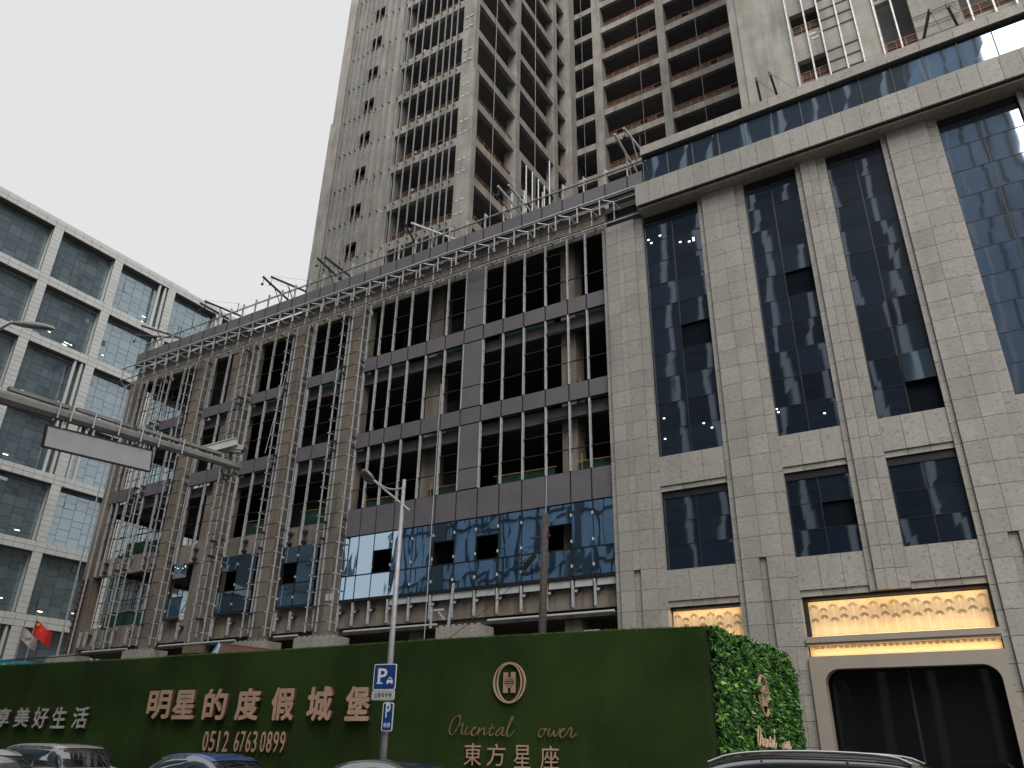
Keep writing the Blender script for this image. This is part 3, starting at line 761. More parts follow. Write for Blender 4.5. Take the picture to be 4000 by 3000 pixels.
# inner darkness of the left wing: core wall running back
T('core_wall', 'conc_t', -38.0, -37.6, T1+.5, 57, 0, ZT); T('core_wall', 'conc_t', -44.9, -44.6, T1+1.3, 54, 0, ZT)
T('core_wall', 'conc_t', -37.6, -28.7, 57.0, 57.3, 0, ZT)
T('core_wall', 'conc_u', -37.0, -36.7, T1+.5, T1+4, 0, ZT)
# railings in the front bay, some sagging
def railing(p, q, z, colour_mesh=True, h=1.0, n=None):
    p = Vector(p); q = Vector(q); L = (q-p).length; n = n or max(2, int(L/.8)); b = MB(); rd = random.Random(int(z*7+p.x*3))
    for i in range(n+1):
        c = p.lerp(q, i/n); b.bar((c.x, c.y, z), (c.x+rd.uniform(-.03, .03), c.y, z+h), .04, .04)
    b.bar((p.x, p.y, z+h), (q.x, q.y, z+h-.02), .04, .04); b.bar((p.x, p.y, z+h*.5), (q.x, q.y, z+h*.5), .03, .03)
    nn = Vector((-(q-p).y, (q-p).x, 0)).normalized()*.03
    for i in range(n):
        if rd.random() < .12: continue
        a, c = p.lerp(q, i/n)+nn, p.lerp(q, (i+1)/n)+nn
        b.poly([(a.x, a.y, z+.03), (c.x, c.y, z+.03), (c.x, c.y, z+h*.92), (a.x, a.y, z+h*.92)], 1)
    return b.build('railing', ['rail', 'railmesh'], TW)
for i, z in enumerate(FZ[1:11]):
    if i != 6: railing((-36.6, T1+.5, 0), (-30.1, T1+.5, 0), z+.82)
    if i < 5: railing((-29.0, 40.0, 0), (-29.0, 46.2, 0), z+.82, h=.9)
    if i < 4: railing((-29.0, 47.2, 0), (-29.0, 53.7, 0), z+.82, h=.9)
    p = MB()      # grey rubble chute stacked behind the rail
    for q in range(5): p.tube((-35.1+.05*(q % 2), T1+.9, z+.85+q*.28), (-35.1+.1*(q % 2), T1+.9, z+1.12+q*.28), .2, 8, 0, .15)
    p.build('rubble_chute', 'white_panel', TW)
# steel tubes up the left wing
TX = [-43.4+.62*i for i in range(5)]+[-40.35, -39.6, -38.75, -38.0, -37.05]
for x in TX+[-36.15, -35.25, -34.35, -33.4, -32.55, -31.8, -31.1, -30.45]:
    b = MB(); yb = 38.95; b.bar((x, yb, 28), (x, yb, ZT), .07, .09); b.bar((x-.075, yb+.03, 28), (x-.075, yb+.03, ZT), .065, .06, 1)
    for z in FZ: b.box(x-.08, x-.01, yb+.04, T1-.002, z+.40, z+.48, 1)
    b.build('facade_tube', ['tube', 'black'], TW)
# white anchor plates
b = MB(); rd = random.Random(3)
for z in FZ:
    for x in (-43.0, -41.8, -39.3, -38.5, -37.7, -36.5, -34.8, -33.0, -31.0):
        if rd.random() < .8: b.box(x, x+.34, T1-.012, T1-.003, z+.25+rd.uniform(-.02, .05), z+.37)
    for dz in (0.9, 2.2):
        b.box(-29.75, -29.45, T1-.125, T1-.103, z+dz, z+dz+.12); b.box(-29.25, -28.95, T1-.125, T1-.103, z+dz+.02, z+dz+.15)
b.build('anchor_plates', 'tag', TW)
# back range of the court
BC = [(-30.2, -28.62), (-25.75, -24.72), (-18.18, -17.3), (-10.55, -9.85), (-3.0, -2.0)]
for a, c in BC: column(a, c, T2-.12, T2+.9, 'conc')
for i, z in enumerate(FZ):
    for (a, a1), (c, c1) in zip(BC[:4], BC[1:]):
        if a1 < -10: T('edge_beam', 'conc_p' if i % 2 else 'conc', a1, c, T2, T2+.4, z, z+.80)
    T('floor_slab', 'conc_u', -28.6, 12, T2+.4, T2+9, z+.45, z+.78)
    if 2 <= i < 13:
        railing((-24.5, T2+.35, 0), (-18.3, T2+.35, 0), z+.80); railing((-17.1, T2+.35, 0), (-10.7, T2+.35, 0), z+.80)
        p = MB()
        for q in range(3):
            p.tube((-21.3, T2+.8, z+.8+q*.4), (-21.3, T2+.8, z+1.15+q*.4), .24, 8, 0, .18); p.tube((-13.6, T2+.8, z+.8+q*.4), (-13.6, T2+.8, z+1.15+q*.4), .24, 8, 0, .18)
        p.build('rubble_chute', 'conc_p', TW)
    if i < 5: railing((-28.4, T2+.35, 0), (-25.9, T2+.35, 0), z+.80)
    if i in (8, 9): MB().tube((-24.6, T2+1.6, z+2.3), (-10.8, T2+1.6, z+2.3), .12, 8).build('ceiling_pipe', 'steel', TW)
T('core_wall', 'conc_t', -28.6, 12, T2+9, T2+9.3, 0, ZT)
# brackets of the inner corner: stepped wall
column(-29.4, -28.0, 56.6, 57.85, 'conc'); T('core_wall', 'conc_t', -28.95, -28.66, 58.9, 67, 0, ZT)
# right wing
rx = -6.68
rwz = [(39.45, 41.3), (43.5, 45.4), (47.6, 49.5), (51.8, 53.6)]
b = MB(); xs_ = [rx, -3.45, -1.75, 1.40, 3.10, 5.5, 12.5, 25]
b.box(rx, -3.45, T1, T1+.4, 0, ZT); b.box(-1.75, 1.40, T1, T1+.4, 0, ZT); b.box(3.10, 5.5, T1, T1+.4, 0, ZT); b.box(12.5, 25, T1, T1+.4, 0, ZT)
for (x0, x1), zs in [((-3.45, -1.75), rwz), ((1.40, 3.10), [(39.2, 43.4), (43.7, 47.6), (47.9, 51.8)]), ((5.5, 12.5), [(39.6, 42.7), (43.6, 46.8), (47.8, 51)])]:
    zp = 0
    for a, c in zs: b.box(x0, x1, T1, T1+.4, zp, a); zp = c
    b.box(x0, x1, T1, T1+.4, zp, ZT)
b.build('shear_wall', 'conc_p', TW)
b = MB(); b.box(-1.7, 1.35, T1-.12, T1-.003, 30, ZT); b.build('wall_rib', 'conc_p', TW)
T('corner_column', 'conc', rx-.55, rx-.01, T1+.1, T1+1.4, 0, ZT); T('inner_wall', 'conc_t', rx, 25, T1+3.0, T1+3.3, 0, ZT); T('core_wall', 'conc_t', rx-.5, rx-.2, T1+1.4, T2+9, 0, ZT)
for a, c in rwz: railing((-3.4, T1+.2, 0), (-1.8, T1+.2, 0), a, n=3, h=.95)
for z in (39.2, 43.7, 47.9): railing((1.45, T1+.2, 0), (3.05, T1+.2, 0), z, n=3)
for z in (39.6, 43.6, 47.8): railing((5.55, T1+.2, 0), (12.4, T1+.2, 0), z)
b = MB()
for x in (-3.55, -2.55, -1.72, -0.72, 0.20, 1.30, 2.25, 5.9, 7.0, 8.0): b.bar((x, T1-.2, 33), (x, T1-.2, ZT), .09, .08)
for z in [39.3+.9*i for i in range(30)]:
    if int((z-39.3)/.9) % 5 != 3: b.bar((-1.7, T1-.16, z), (.2, T1-.16, z), .04, .05, 1); b.bar((3.1, T1-.1, z), (5.4, T1-.1, z), .04, .05, 1)
b.build('facade_tube', ['steel', 'steel_d'], TW)
b = MB()
for x, y, z in [(-2.6, T1-.02, 43.1), (-1.7, T1-.02, 43.3), (-2.4, T1-.02, 42.7), (-1.9, T1-.02, 43.0)]: b.box(x, x+.5, y, y+.015, z, z+.13)
b.build('anchor_plates', 'tag', TW)
for i, (x, y) in enumerate([(-29.2, 42.3), (-29.2, 49.6)]): MB().tube((x+.75, y, 30), (x+.75, y, ZT), .03, 6).build('hanging_rope', 'tube', TW)
for x in (-26.9, -20.2, -13.9): MB().tube((x, T2-.5, 30), (x, T2-.5, ZT), .025, 5).build('hanging_rope', 'tube', TW)
# ================================================================ WHITE OFFICE BUILDING, far left
WO = thing('office_building', 'pale panelled office block with a grid of large bluish square windows', 'building', (0, 0, 0))
W0 = -80.0; belts = [(53.38, 54.35), (46.40, 47.45), (39.55, 40.55), (32.65, 33.65), (25.78, 26.77), (18.85, 19.86), (11.80, 12.97), (5.0, 6.0)]
cy = [3.8+7.32*i for i in range(9)]
def wb(name, mk, *a): return box(name, mk, WO, *a)
y0w, y1w = -4, 64.0
for z0, z1 in belts:
    b = MB(); b.box(W0-.4, W0-.05, y0w, y1w, z0+.02, z1-.02, 1); y = y0w
    zm = (z0+z1)/2; st = 1.06
    while y < y1w:
        for p_, q_ in ((z0, zm), (zm, z1)): b.box(W0-.045, W0, y+.02, min(y+st, y1w)-.02, p_+.02, q_-.02)
        y += st
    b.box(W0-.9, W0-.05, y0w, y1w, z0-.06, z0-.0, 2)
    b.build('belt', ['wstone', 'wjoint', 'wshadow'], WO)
for y in cy:
    b = MB()
    for (za, zb), (zc, zd) in zip(belts[1:], belts):
        b.box(W0-.4, W0-.05, y+.03, y+.97, zb, zc, 1); z = zb; n = round((zc-zb)/.52)
        for i in range(n):
            b.box(W0-.045, W0-.002, y, y+1.0, zb+(zc-zb)*i/n+.015, zb+(zc-zb)*(i+1)/n-.015)
        b.box(W0-.95, W0-.41, y+.02, y+.98, zb, zc, 0)
    b.build('pilaster', ['wstone', 'wjoint'], WO)
rd = random.Random(11)
for k, y in enumerate(cy[:-1]):
    for (za, zb), (zc, zd) in zip(belts[1:], belts):
        a, c = y+1.0, y+7.32; n = 5; w_ = (c-a)/n; hh = (zc-zb)/5.0
        f = MB(); f.box(W0-1.05, W0-1.0, a, c, zb, zc)
        g = MB(); yy = a
        for i in range(n):
            zz = zb; rows_ = [1.0, 1.0, .55, 1.0, .85, .6] if (i+k) % 2 else [.6, 1.0, 1.0, .85, .55, 1.0]
            tot = sum(rows_)
            for r_ in rows_:
                h_ = (zc-zb)*r_/tot; t = rd.uniform(-.008, .008)
                if rd.random() < .04: g.poly([(W0-.88, yy+.02, zz+.02), (W0-.99, yy+w_-.02, zz+.02), (W0-.99, yy+w_-.02, zz+h_-.02), (W0-.88, yy+.02, zz+h_-.02)])
                else: g.poly([(W0-.97+t, yy+.02, zz+.02), (W0-.97-t, yy+w_-.02, zz+.02), (W0-.97-t, yy+w_-.02, zz+h_-.02), (W0-.97+t, yy+.02, zz+h_-.02)])
                zz += h_
            yy += w_
        fo = f.build('window', 'wframe', WO); g.build('glass_panes', 'gl_white', fo)
        # pairs of slim pale fins on some bays
        if (k+int(za)) % 3 == 0 or rd.random() < .35:
            s_ = MB(); ya = a+.25 if rd.random() < .6 else c-1.2
            for q in (0, .75): s_.box(W0-.35, W0-.1, ya+q, ya+q+.22, zb, zc)
            s_.build('fin', 'wstone', WO)
        if rd.random() < .55:
            l_ = MB()
            for q in range(rd.randint(1, 4)):
                p_ = rd.uniform(a+.4, c-1); z_ = zb+rd.choice([.5, .8, 1.2]); l_.box(W0-.955, W0-.945, p_, p_+rd.choice([.25, .5]), z_, z_+.08)
            l_.build('ceiling_lamp', 'lit', fo)
wb('end_wall', 'wstone', W0-18, W0-.4, y1w, y1w+.4, 0, 54.3); wb('end_wall', 'wstone', W0-18, W0-.4, y0w-.4, y0w, 0, 54.3)
wb('rear_wall', 'wstone', W0-18.4, W0-18, y0w, y1w, 0, 54.3); wb('roof', 'wjoint', W0-18, W0-.4, y0w, y1w, 54.0, 54.3)
b = MB(); b.tube((W0-.3, 8, 54.62), (W0-.3, 50.5, 54.62), .04, 6)
for i in range(20): b.tube((W0-.3, 8+i*2.23, 54.3), (W0-.3, 8+i*2.23, 54.62), .03, 6)
b.build('roof_rail', 'wstone', WO)
wb('ground_floor', 'gl_white', W0-1.2, W0-1.0, y0w, y1w, 0, 5.0)
# opposite side of the street (what the glass reflects)
OP = thing('street_block', 'dark glass block with pale vertical fins across the street', 'building', (0, 0, 0))
MB().box(-36, 4.9, -45, -26.3, 0, 104).build('body', 'gl_op', OP)
for i in range(9):
    x = -36+i*4.75; MB().box(x, x+.72, -26.29, -25.6, 0, 104.5).build('fin', 'op_fin', OP)
for i in range(0, 24): MB().box(-36, 4.9, -26.285, -26.2, 4.3*i, 4.3*i+.3).build('floor_band', 'wframe', OP)
O3 = thing('street_block', 'sky blue glass block in the middle across the street', 'building', (0, 0, 0))
MB().box(-78.5, -37, -45, -26.3, 0, 90).build('body', 'gl_ob', O3)
for i in range(19): MB().box(-78.5+i*2.3, -78.2+i*2.3, -26.29, -26.1, 0, 90).build('mullion', 'black', O3)
for x in (-70.3, -60.5, -47): MB().box(x, x+1.6, -26.29, -25.9, 0, 90).build('mullion', 'wframe', O3)
for i in range(12): MB().box(-78.5, -37, -26.285, -26.12, 7.4*i+2, 7.4*i+2.35).build('floor_band', 'black', O3)
O4 = thing('street_block', 'slim pale blue glass block at the right across the street', 'building', (0, 0, 0))
MB().box(5.5, 14, -45, -26.3, 0, 104).build('body', 'gl_ob', O4)
for i in range(5): MB().box(5.5+i*1.9, 5.75+i*1.9, -26.29, -26.1, 0, 104).build('mullion', 'op_fin' if i == 1 else 'black', O4)
O2 = thing('street_block', 'teal glass block further left across the street', 'building', (0, 0, 0))
MB().box(-190, -96, -34, -26.3, 0, 60).build('body', 'gl_ot', O2)
for i in range(14): MB().box(-190, -96, -26.29, -26.0, 4.3*i, 4.3*i+.9).build('floor_band', 'wframe', O2)
# ================================================================ text helpers
def glyph_mesh(txt, depth=0.06, offset=0.0, shear=0.0):
    c = bpy.data.curves.new('txt', 'FONT'); c.body = txt; c.size = 1.0; c.extrude = depth/2; c.offset = offset; c.shear = shear
    c.resolution_u = 3
    o = bpy.data.objects.new('txt', c); COL.objects.link(o)
    dg = bpy.context.evaluated_depsgraph_get(); me = bpy.data.meshes.new_from_object(o.evaluated_get(dg))
    COL.objects.unlink(o); bpy.data.objects.remove(o); bpy.data.curves.remove(c); return me
def glyph(name, txt, w_, h_, parent, loc, mat, side=None, depth=0.06, offset=0.0, shear=0.0, rot=(pi/2, 0, 0), bold=0):
    me = glyph_mesh(txt, depth, offset, shear)
    xs = [v.co.x for v in me.vertices]; ys = [v.co.y for v in me.vertices]
    sx, sy = w_/(max(xs)-min(xs)), h_/(max(ys)-min(ys)); x0, y0 = min(xs), min(ys)
    for v in me.vertices: v.co.x = (v.co.x-x0)*sx; v.co.y = (v.co.y-y0)*sy
    if bold:
        V = [v.co.copy() for v in me.vertices]; F = [list(q.vertices) for q in me.polygons]; nv, nf = [], []
        dirs = [(0, 0)]+[(cos(a*pi/4), sin(a*pi/4)) for a in range(8)]
        for k, (ax, ay) in enumerate(dirs):
            o_ = len(nv); nv += [(v.x+ax*bold, v.y+ay*bold, v.z*(1+.012*k)) for v in V]; nf += [[q+o_ for q in f_] for f_ in F]
        me = bpy.data.meshes.new('txt'); me.from_pydata(nv, [], nf); me.update()
    me.materials.clear(); me.materials.append(M[mat])
    if side:
        me.materials.append(M[side])
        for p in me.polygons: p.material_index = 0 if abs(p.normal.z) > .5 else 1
    o = link(name, me, parent, loc); o.rotation_euler = rot; return o
# ================================================================ GREEN HOARDING
HA = math.atan2(1.85, 34.61)
HO = thing('hoarding', 'long street hoarding faced in dark green artificial turf with copper lettering', 'hoarding', (-7.43, 23.05, 0), HA)
# local x runs to the right; distance to the left of the corner = -x
def tops(d):
    pts = [(-70, 5.06), (-34.6, 5.06), (-23.3, 5.02), (-22.9, 5.06), (-17.8, 5.05), (-9.4, 5.12), (-2.7, 5.10), (0, 5.06)]
    for (a, za), (b_, zb) in zip(pts, pts[1:]):
        if a <= d <= b_: return za+(zb-za)*(d-a)/(b_-a)
    return 5.06
b = MB(); x = -55.0
while x < -0.01:
    x2 = min(x+1.22, 0); z = tops(x)
    b.prism([(x, 0, .1), (x2, 0, .1), (x2, 0, tops(x2)), (x, 0, z)], (0, .12, 0)); x = x2
b.build('turf_face', 'turf', HO)
b = MB(); x = -55.0; rd = random.Random(5)
for i in range(9000):
    x = -55*rd.random(); z = tops(x); l_ = rd.uniform(.02, .055); a = rd.uniform(-.03, .03)
    b.poly([(x-.008, .0+rd.uniform(-.03, .1), z-.03), (x+.008, .0+rd.uniform(-.02, .1), z-.03), (x+a, rd.uniform(-.02, .06), z+l_)])
b.build('turf_fringe', 'turf_edge', HO)
b = MB()
for i in range(19): b.bar((-54+i*3, .2, 0), (-54+i*3, .2, 4.9), .08, .08); b.bar((-54+i*3, 2.2, 0), (-54+i*3, .2, 3.2), .06, .06)
b.build('rear_frame', 'steel_d', HO)
chars = [('明', 23.29, 21.71, 2.62, 3.71), ('星', 21.77, 20.28, 2.61, 3.69), ('的', 20.05, 18.58, 2.58, 3.71), ('度', 18.31, 16.87, 2.56, 3.70), ('假', 16.50, 15.15, 2.55, 3.69), ('城', 14.76, 13.38, 2.53, 3.69), ('堡', 13.0, 11.70, 2.53, 3.66)]
for ch, a, c, z0, z1 in chars:
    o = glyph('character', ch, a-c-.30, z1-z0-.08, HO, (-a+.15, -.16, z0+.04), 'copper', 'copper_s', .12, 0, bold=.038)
for ch, a, c, z0, z1 in [('共', 35.0, 33.75, 2.34, 3.11), ('享', 33.52, 32.37, 2.33, 3.11), ('美', 32.14, 30.9, 2.33, 3.12), ('好', 30.75, 29.55, 2.29, 3.13), ('生', 29.42, 28.25, 2.29, 3.12), ('活', 27.98, 26.8, 2.29, 3.11)]:
    glyph('character', ch, a-c-.22, z1-z0, HO, (-a+.11, -.12, z0), 'silver', 'copper_s', .08, 0, bold=.02)
dx = 19.72
for grp, x0 in (('0512', 19.70), ('6763', 18.04), ('0899', 16.73)):
    w_ = {'0512': 1.42, '6763': 1.20, '0899': 1.27}[grp]
    for i, ch in enumerate(grp):
        cw = w_/4*0.74*(.28 if ch == '1' else 1)
        glyph('digit', ch, cw, .70, HO, (-x0+i*w_/4+(.08 if ch == '1' else 0), -.12, 1.49-.0), 'copper', 'copper_s', .07, 0, bold=.004)
for ch, a, c, z0, z1 in [('東', 7.99, 7.36, 1.24, 1.88), ('方', 7.16, 6.50, 1.24, 1.87), ('星', 6.20, 5.63, 1.20, 1.84), ('座', 5.29, 4.68, 1.20, 1.83)]:
    glyph('character', ch, a-c, z1-z0, HO, (-a, -.10, z0), 'copper', 'copper_s', .05, 0)
# emblem: double oval ring and striped H
def emblem(parent, loc, rot, w_, h_, mk='copper'):
    b = MB(); N = 48; d = .05
    def ring(a0, b0, a1, b1, cx=0):
        for i in range(N):
            t0, t1 = 2*pi*i/N, 2*pi*(i+1)/N
            p = [(a0*sin(t0), 0, b0*cos(t0)), (a0*sin(t1), 0, b0*cos(t1)), (a1*sin(t1)+cx, 0, b1*cos(t1)), (a1*sin(t0)+cx, 0, b1*cos(t0))]
            b.prism(p, (0, d, 0))
    A, B = w_/2, h_/2; fine = 1
    ring(A, B, A*.90, B*.955); ring(A*.78, B*.952, A*.70, B*.90)
    hw, hh = A*.34, B*.50; t = .022
    for s in (-1, 1):
        for k_ in range(4):
            x = s*(hw-k_*hw*.21); zi = hh*(.0 if k_ == 0 else .0)
            for q in (-1, 1):
                z0 = q*(0.0 if k_ == 0 else .02+.135*hh*k_); b.box(x-t/2, x+t/2, 0, d, z0, q*hh)
    for q in (-1, 1):
        for k_ in range(1, 4):
            z = q*(.02+.135*hh*k_); xx = hw-k_*hw*.21; b.box(-xx, xx, .001, d-.001, z-t/2, z+t/2)
    b.box(-hw, hw, .001, d-.001, -t/2, t/2)
    o = b.build('emblem', mk, parent, loc); o.rotation_euler = rot; return o
emblem(HO, (-6.43, -.09, 3.655), (0, 0, 0), 1.18, 1.24)
SCR = {'oriental': [[(355, 800), (320, 790), (270, 820), (225, 890), (200, 970), (200, 1030), (225, 1060), (270, 1040), (320, 960), (350, 870), (350, 820), (330, 795)],
 [(340, 940), (375, 900), (400, 905), (385, 940), (370, 1010), (375, 1050), (400, 1050), (430, 1000)], [(455, 945), (430, 1010), (430, 1050), (460, 1055), (490, 1020)],
 [(500, 1010), (550, 980), (580, 955), (560, 945), (525, 980), (510, 1040), (530, 1070), (570, 1055), (610, 1000)], [(625, 955), (605, 1060)], [(605, 1030), (660, 970), (690, 960), (690, 1000), (685, 1050), (710, 1060), (750, 1010)],
 [(810, 915), (770, 1000), (760, 1060), (790, 1065), (820, 1030)], [(750, 975), (840, 960)], [(960, 955), (910, 960), (850, 1030), (850, 1070), (890, 1060), (950, 980), (960, 955), (930, 1040), (940, 1070), (975, 1050)],
 [(990, 1020), (1040, 920), (1080, 830), (1075, 805), (1050, 840), (1010, 960), (995, 1060), (1020, 1080), (1060, 1050), (1100, 1000)]],
 'ower': [[(1490, 965), (1440, 975), (1410, 1040), (1430, 1085), (1470, 1060), (1500, 990), (1480, 965), (1530, 985)], [(1560, 965), (1535, 1030), (1545, 1075), (1580, 1060), (1620, 980), (1605, 1050), (1630, 1075), (1670, 1020), (1690, 970)],
 [(1680, 1030), (1740, 990), (1745, 960), (1700, 985), (1680, 1060), (1705, 1090), (1750, 1060), (1790, 1000)], [(1790, 990), (1815, 955), (1840, 970), (1820, 1030), (1815, 1080), (1850, 1080), (1890, 1030)]]}
def smooth(pts):
    for _ in range(2):
        o = [pts[0]]
        for a, c in zip(pts, pts[1:]): o += [(a[0]*.75+c[0]*.25, a[1]*.75+c[1]*.25), (a[0]*.25+c[0]*.75, a[1]*.25+c[1]*.75)]
        pts = o+[pts[-1]]
    return pts
def smooth3(pts):
    pts = [Vector(p) for p in pts]
    for _ in range(2):
        o = [pts[0]]
        for a, c in zip(pts, pts[1:]): o += [a*.75+c*.25, a*.25+c*.75]
        pts = o+[pts[-1]]
    return pts
def script(parent, f, keys, r=.020, mk='bronze'):
    for kq in keys:
        for st in SCR[kq]:
            b = MB(); P_ = [f(*p) for p in smooth(st)]
            for i, (a, c) in enumerate(zip(P_, P_[1:])):
                dz = abs(c[2]-a[2])/max(1e-4, (Vector(c)-Vector(a)).length); b.tube(a, c, r*(.6+.6*dz), 6)
            b.build('script_letter', mk, parent)
script(HO, lambda zx, zy: (-(8.63-(zx-190)*.00266), -.09, 2.70-(zy-790)*.0022), ('oriental', 'ower'))
# ================================================================ LEAFY RETURN WALL
LW = thing('leaf_wall', 'return wall of the hoarding covered in bushy plastic leaves with a copper emblem', 'leafy wall', (-7.30, 23.1, 0), radians(90)-radians(0))
# local x = away from the street (world +Y), local y = world -X ; leaf face looks to world +X, i.e. local -y
LL = 9.75
def ltop(x): return 5.0+.05*sin(x*2.1)+.025*x if x < 8.9 else 5.2-(x-8.9)**2*0.9
b = MB(); n = 24
for i in range(n):
    a, c = LL*i/n, LL*(i+1)/n; b.prism([(a, .1, 0), (c, .1, 0), (c, .1, ltop(c)-.05), (a, .1, ltop(a)-.05)], (0, .15, 0))
b.build('backing', 'hedge_core', LW)
rd = random.Random(9); b = MB()
def leaf(p, nrm, s_):
    u = Vector((rd.uniform(-1, 1), rd.uniform(-.6, .6), rd.uniform(-1, .6))).normalized(); v = nrm.cross(u).normalized(); u = (u+nrm*rd.uniform(-.1, .7)).normalized()
    a = p+u*s_; m1 = p+u*s_*.45+v*s_*.26-nrm*s_*.06; m2 = p+u*s_*.45-v*s_*.26-nrm*s_*.06; c = p+u*s_*.5+nrm*s_*.05
    k_ = len(b.v); b.v += [tuple(p), tuple(m1), tuple(a), tuple(m2), tuple(c)]
    b.f += [(k_, k_+1, k_+4), (k_+1, k_+2, k_+4), (k_+2, k_+3, k_+4), (k_+3, k_, k_+4)]; b.m += [0]*4
for i in range(17000):
    x = rd.uniform(0, LL+.1); z = rd.uniform(0.3, 5.05); 
    if z > ltop(x)+.04: continue
    bul = .10*math.sin(x*3.1+z*2.3)*math.sin(z*4.1-x*1.7)+.08*math.sin(x*7.7+z*6.1)
    y = .02-max(-.05, bul)-rd.uniform(0, .09)
    leaf(Vector((x, y, z)), Vector((0, -1, 0)), rd.uniform(.09, .23))
for i in range(2600):
    x = rd.uniform(0, LL); leaf(Vector((x, rd.uniform(-.1, .25), ltop(x)-.06+rd.uniform(0, .09))), Vector((0, -.4, .9)).normalized(), rd.uniform(.09, .18))
for i in range(1500):
    z = rd.uniform(.3, 4.3); leaf(Vector((LL+rd.uniform(-.05, .12), rd.uniform(-.15, .25), z)), Vector((1, 0, 0)), rd.uniform(.09, .17))
b.build('foliage', 'leaf', LW)
emblem(LW, (4.55, -.22, 3.45), (0, 0, 0), 1.25, 1.30)
script(LW, lambda zx, zy: (3.0+(zx-190)*.0024, -.25, 2.50-(zy-790)*.0022), ('oriental', 'ower'), r=.024, mk='copper')
# ================================================================ LAMP POSTS
def lamp_head(parent, c, d, L=.78, W=.30, tilt=0):
    b = MB(); N = 14; R = 12; d = Vector(d).normalized(); s_ = d.cross(Vector((0, 0, 1))).normalized(); u = s_.cross(d); s_, u = s_*cos(tilt)-u*sin(tilt), u*cos(tilt)+s_*sin(tilt)
    for i in range(N+1):
        t = i/N; rr = (max(0, 1-(2*t-1)**2)**.5)*(.72+.28*sin(t*2.2)); cc = Vector(c)+d*L*t
        for j in range(R):
            a = 2*pi*j/R; h = .13 if sin(a) > 0 else .09; b.v.append(tuple(cc+s_*cos(a)*rr*W/2+u*sin(a)*rr*h))
    for i in range(N):
        for j in range(R):
            p = i*R+j; q = i*R+(j+1) % R; b.f.append((p, q, q+R, p+R)); b.m.append(0)
    return b.build('lamp_head', 'lamp', parent, smooth=True)
LP = thing('street_lamp', 'tall grey street lamp post carrying blue parking signs in front of the green hoarding', 'street lamp', (-14.13, 17.0, 0))
MB().tube((0, 0, 0), (-.02, 0, 8.85), .105, 14, 0, .05).build('post', 'pole', LP, smooth=True)
b = MB(); h0 = at(1458, 1875, 17.0)-Vector((-14.13, 17, 0)); h1 = at(1600, 1995, 17.0)-Vector((-14.13, 17, 0))
b.tube(h0, h1, .035, 8); 
for i in range(8):
    t0, t1 = i/8, (i+1)/8; f = lambda t: Vector((h0.x+.05+(0-h0.x)*t, 0, h0.z-.02+(8.62-h0.z)*t-.16*sin(pi*t)))
    b.tube(f(t0), f(t1), .028, 8)
b.build('bracket_arm', 'pole', LP)
p1 = at(1392, 1840, 17.0)-Vector((-14.13, 17, 0)); lamp_head(LP, h0+Vector((.06, 0, -.03)), p1-h0, .66, .56, radians(38))
# signs
def sign(name, parent, c, w_, h_, mk, rim=True, rz=radians(12)):
    o = bpy.data.objects.new(name, None)
    N = 5; r = .045
    def rr(w2, h2, r2):
        pts = []
        for cx, cz, a0 in ((w2-r2, h2-r2, 0), (-w2+r2, h2-r2, 90), (-w2+r2, -h2+r2, 180), (w2-r2, -h2+r2, 270)):
            for i in range(N): a = radians(a0+90*i/(N-1)); pts.append((cx+r2*cos(a), 0, cz+r2*sin(a)))
        return pts
    b = MB(); b.prism(rr(w_/2, h_/2, r), (0, .02, 0), 0)
    b.prism([(x, -.004, z) for x, y, z in rr(w_/2-.022, h_/2-.022, r*.7)], (0, .003, 0), 1)
    o = b.build(name, ['white', mk], parent, c); o.rotation_euler = (0, 0, rz); return o
SG = sign('parking_sign', LP, (-.02, -.16, 3.37), .66, .64, 'blue')
glyph('letter', 'P', .27, .38, SG, (-.20, -.006, -.17), 'white', None, .004, .015)
b = MB(); b.box(-.30+.08, -.13+.08, -.006, -.004, -.172, -.14); b.build('letter_serif', 'white', SG)
b = MB(); b.box(.07, .25, -.008, -.005, -.15, -.09); b.prism([(.085, -.008, -.09), (.235, -.008, -.09), (.21, -.008, -.03), (.11, -.008, -.03)], (0, .003, 0)); b.box(.135, .185, -.008, -.005, -.03, -.01)
b.box(.08, .115, -.008, -.005, -.18, -.15); b.box(.205, .24, -.008, -.005, -.18, -.15); b.build('taxi_symbol', 'white', SG)
MB().box(.115, .205, -.0095, -.0085, -.08, -.045).build('taxi_screen', 'blue', SG)
S2 = sign('plate_sign', LP, (-.03, -.16, 2.92), .66, .24, 'tag')
glyph('lettering', '出租车专用', .50, .13, S2, (-.25, -.006, -.065), 'cable', None, .004, .012)
b = MB(); 
for s_ in (-1, 1): b.box(-.30, .30, -.0075, -.005, s_*.092-.004, s_*.092+.004); b.box(s_*.30-.004, s_*.30+.004, -.0075, -.005, -.088, .088)
b.build('border_line', 'cable', S2)
S3 = sign('parking_sign', LP, (.17, -.15, 2.40), .31, .68, 'blue')
glyph('letter', 'P', .13, .34, S3, (-.06, -.006, -.02), 'white', None, .004, .012)
glyph('lettering', '收费', .19, .11, S3, (-.095, -.006, -.25), 'white', None, .004, .008)
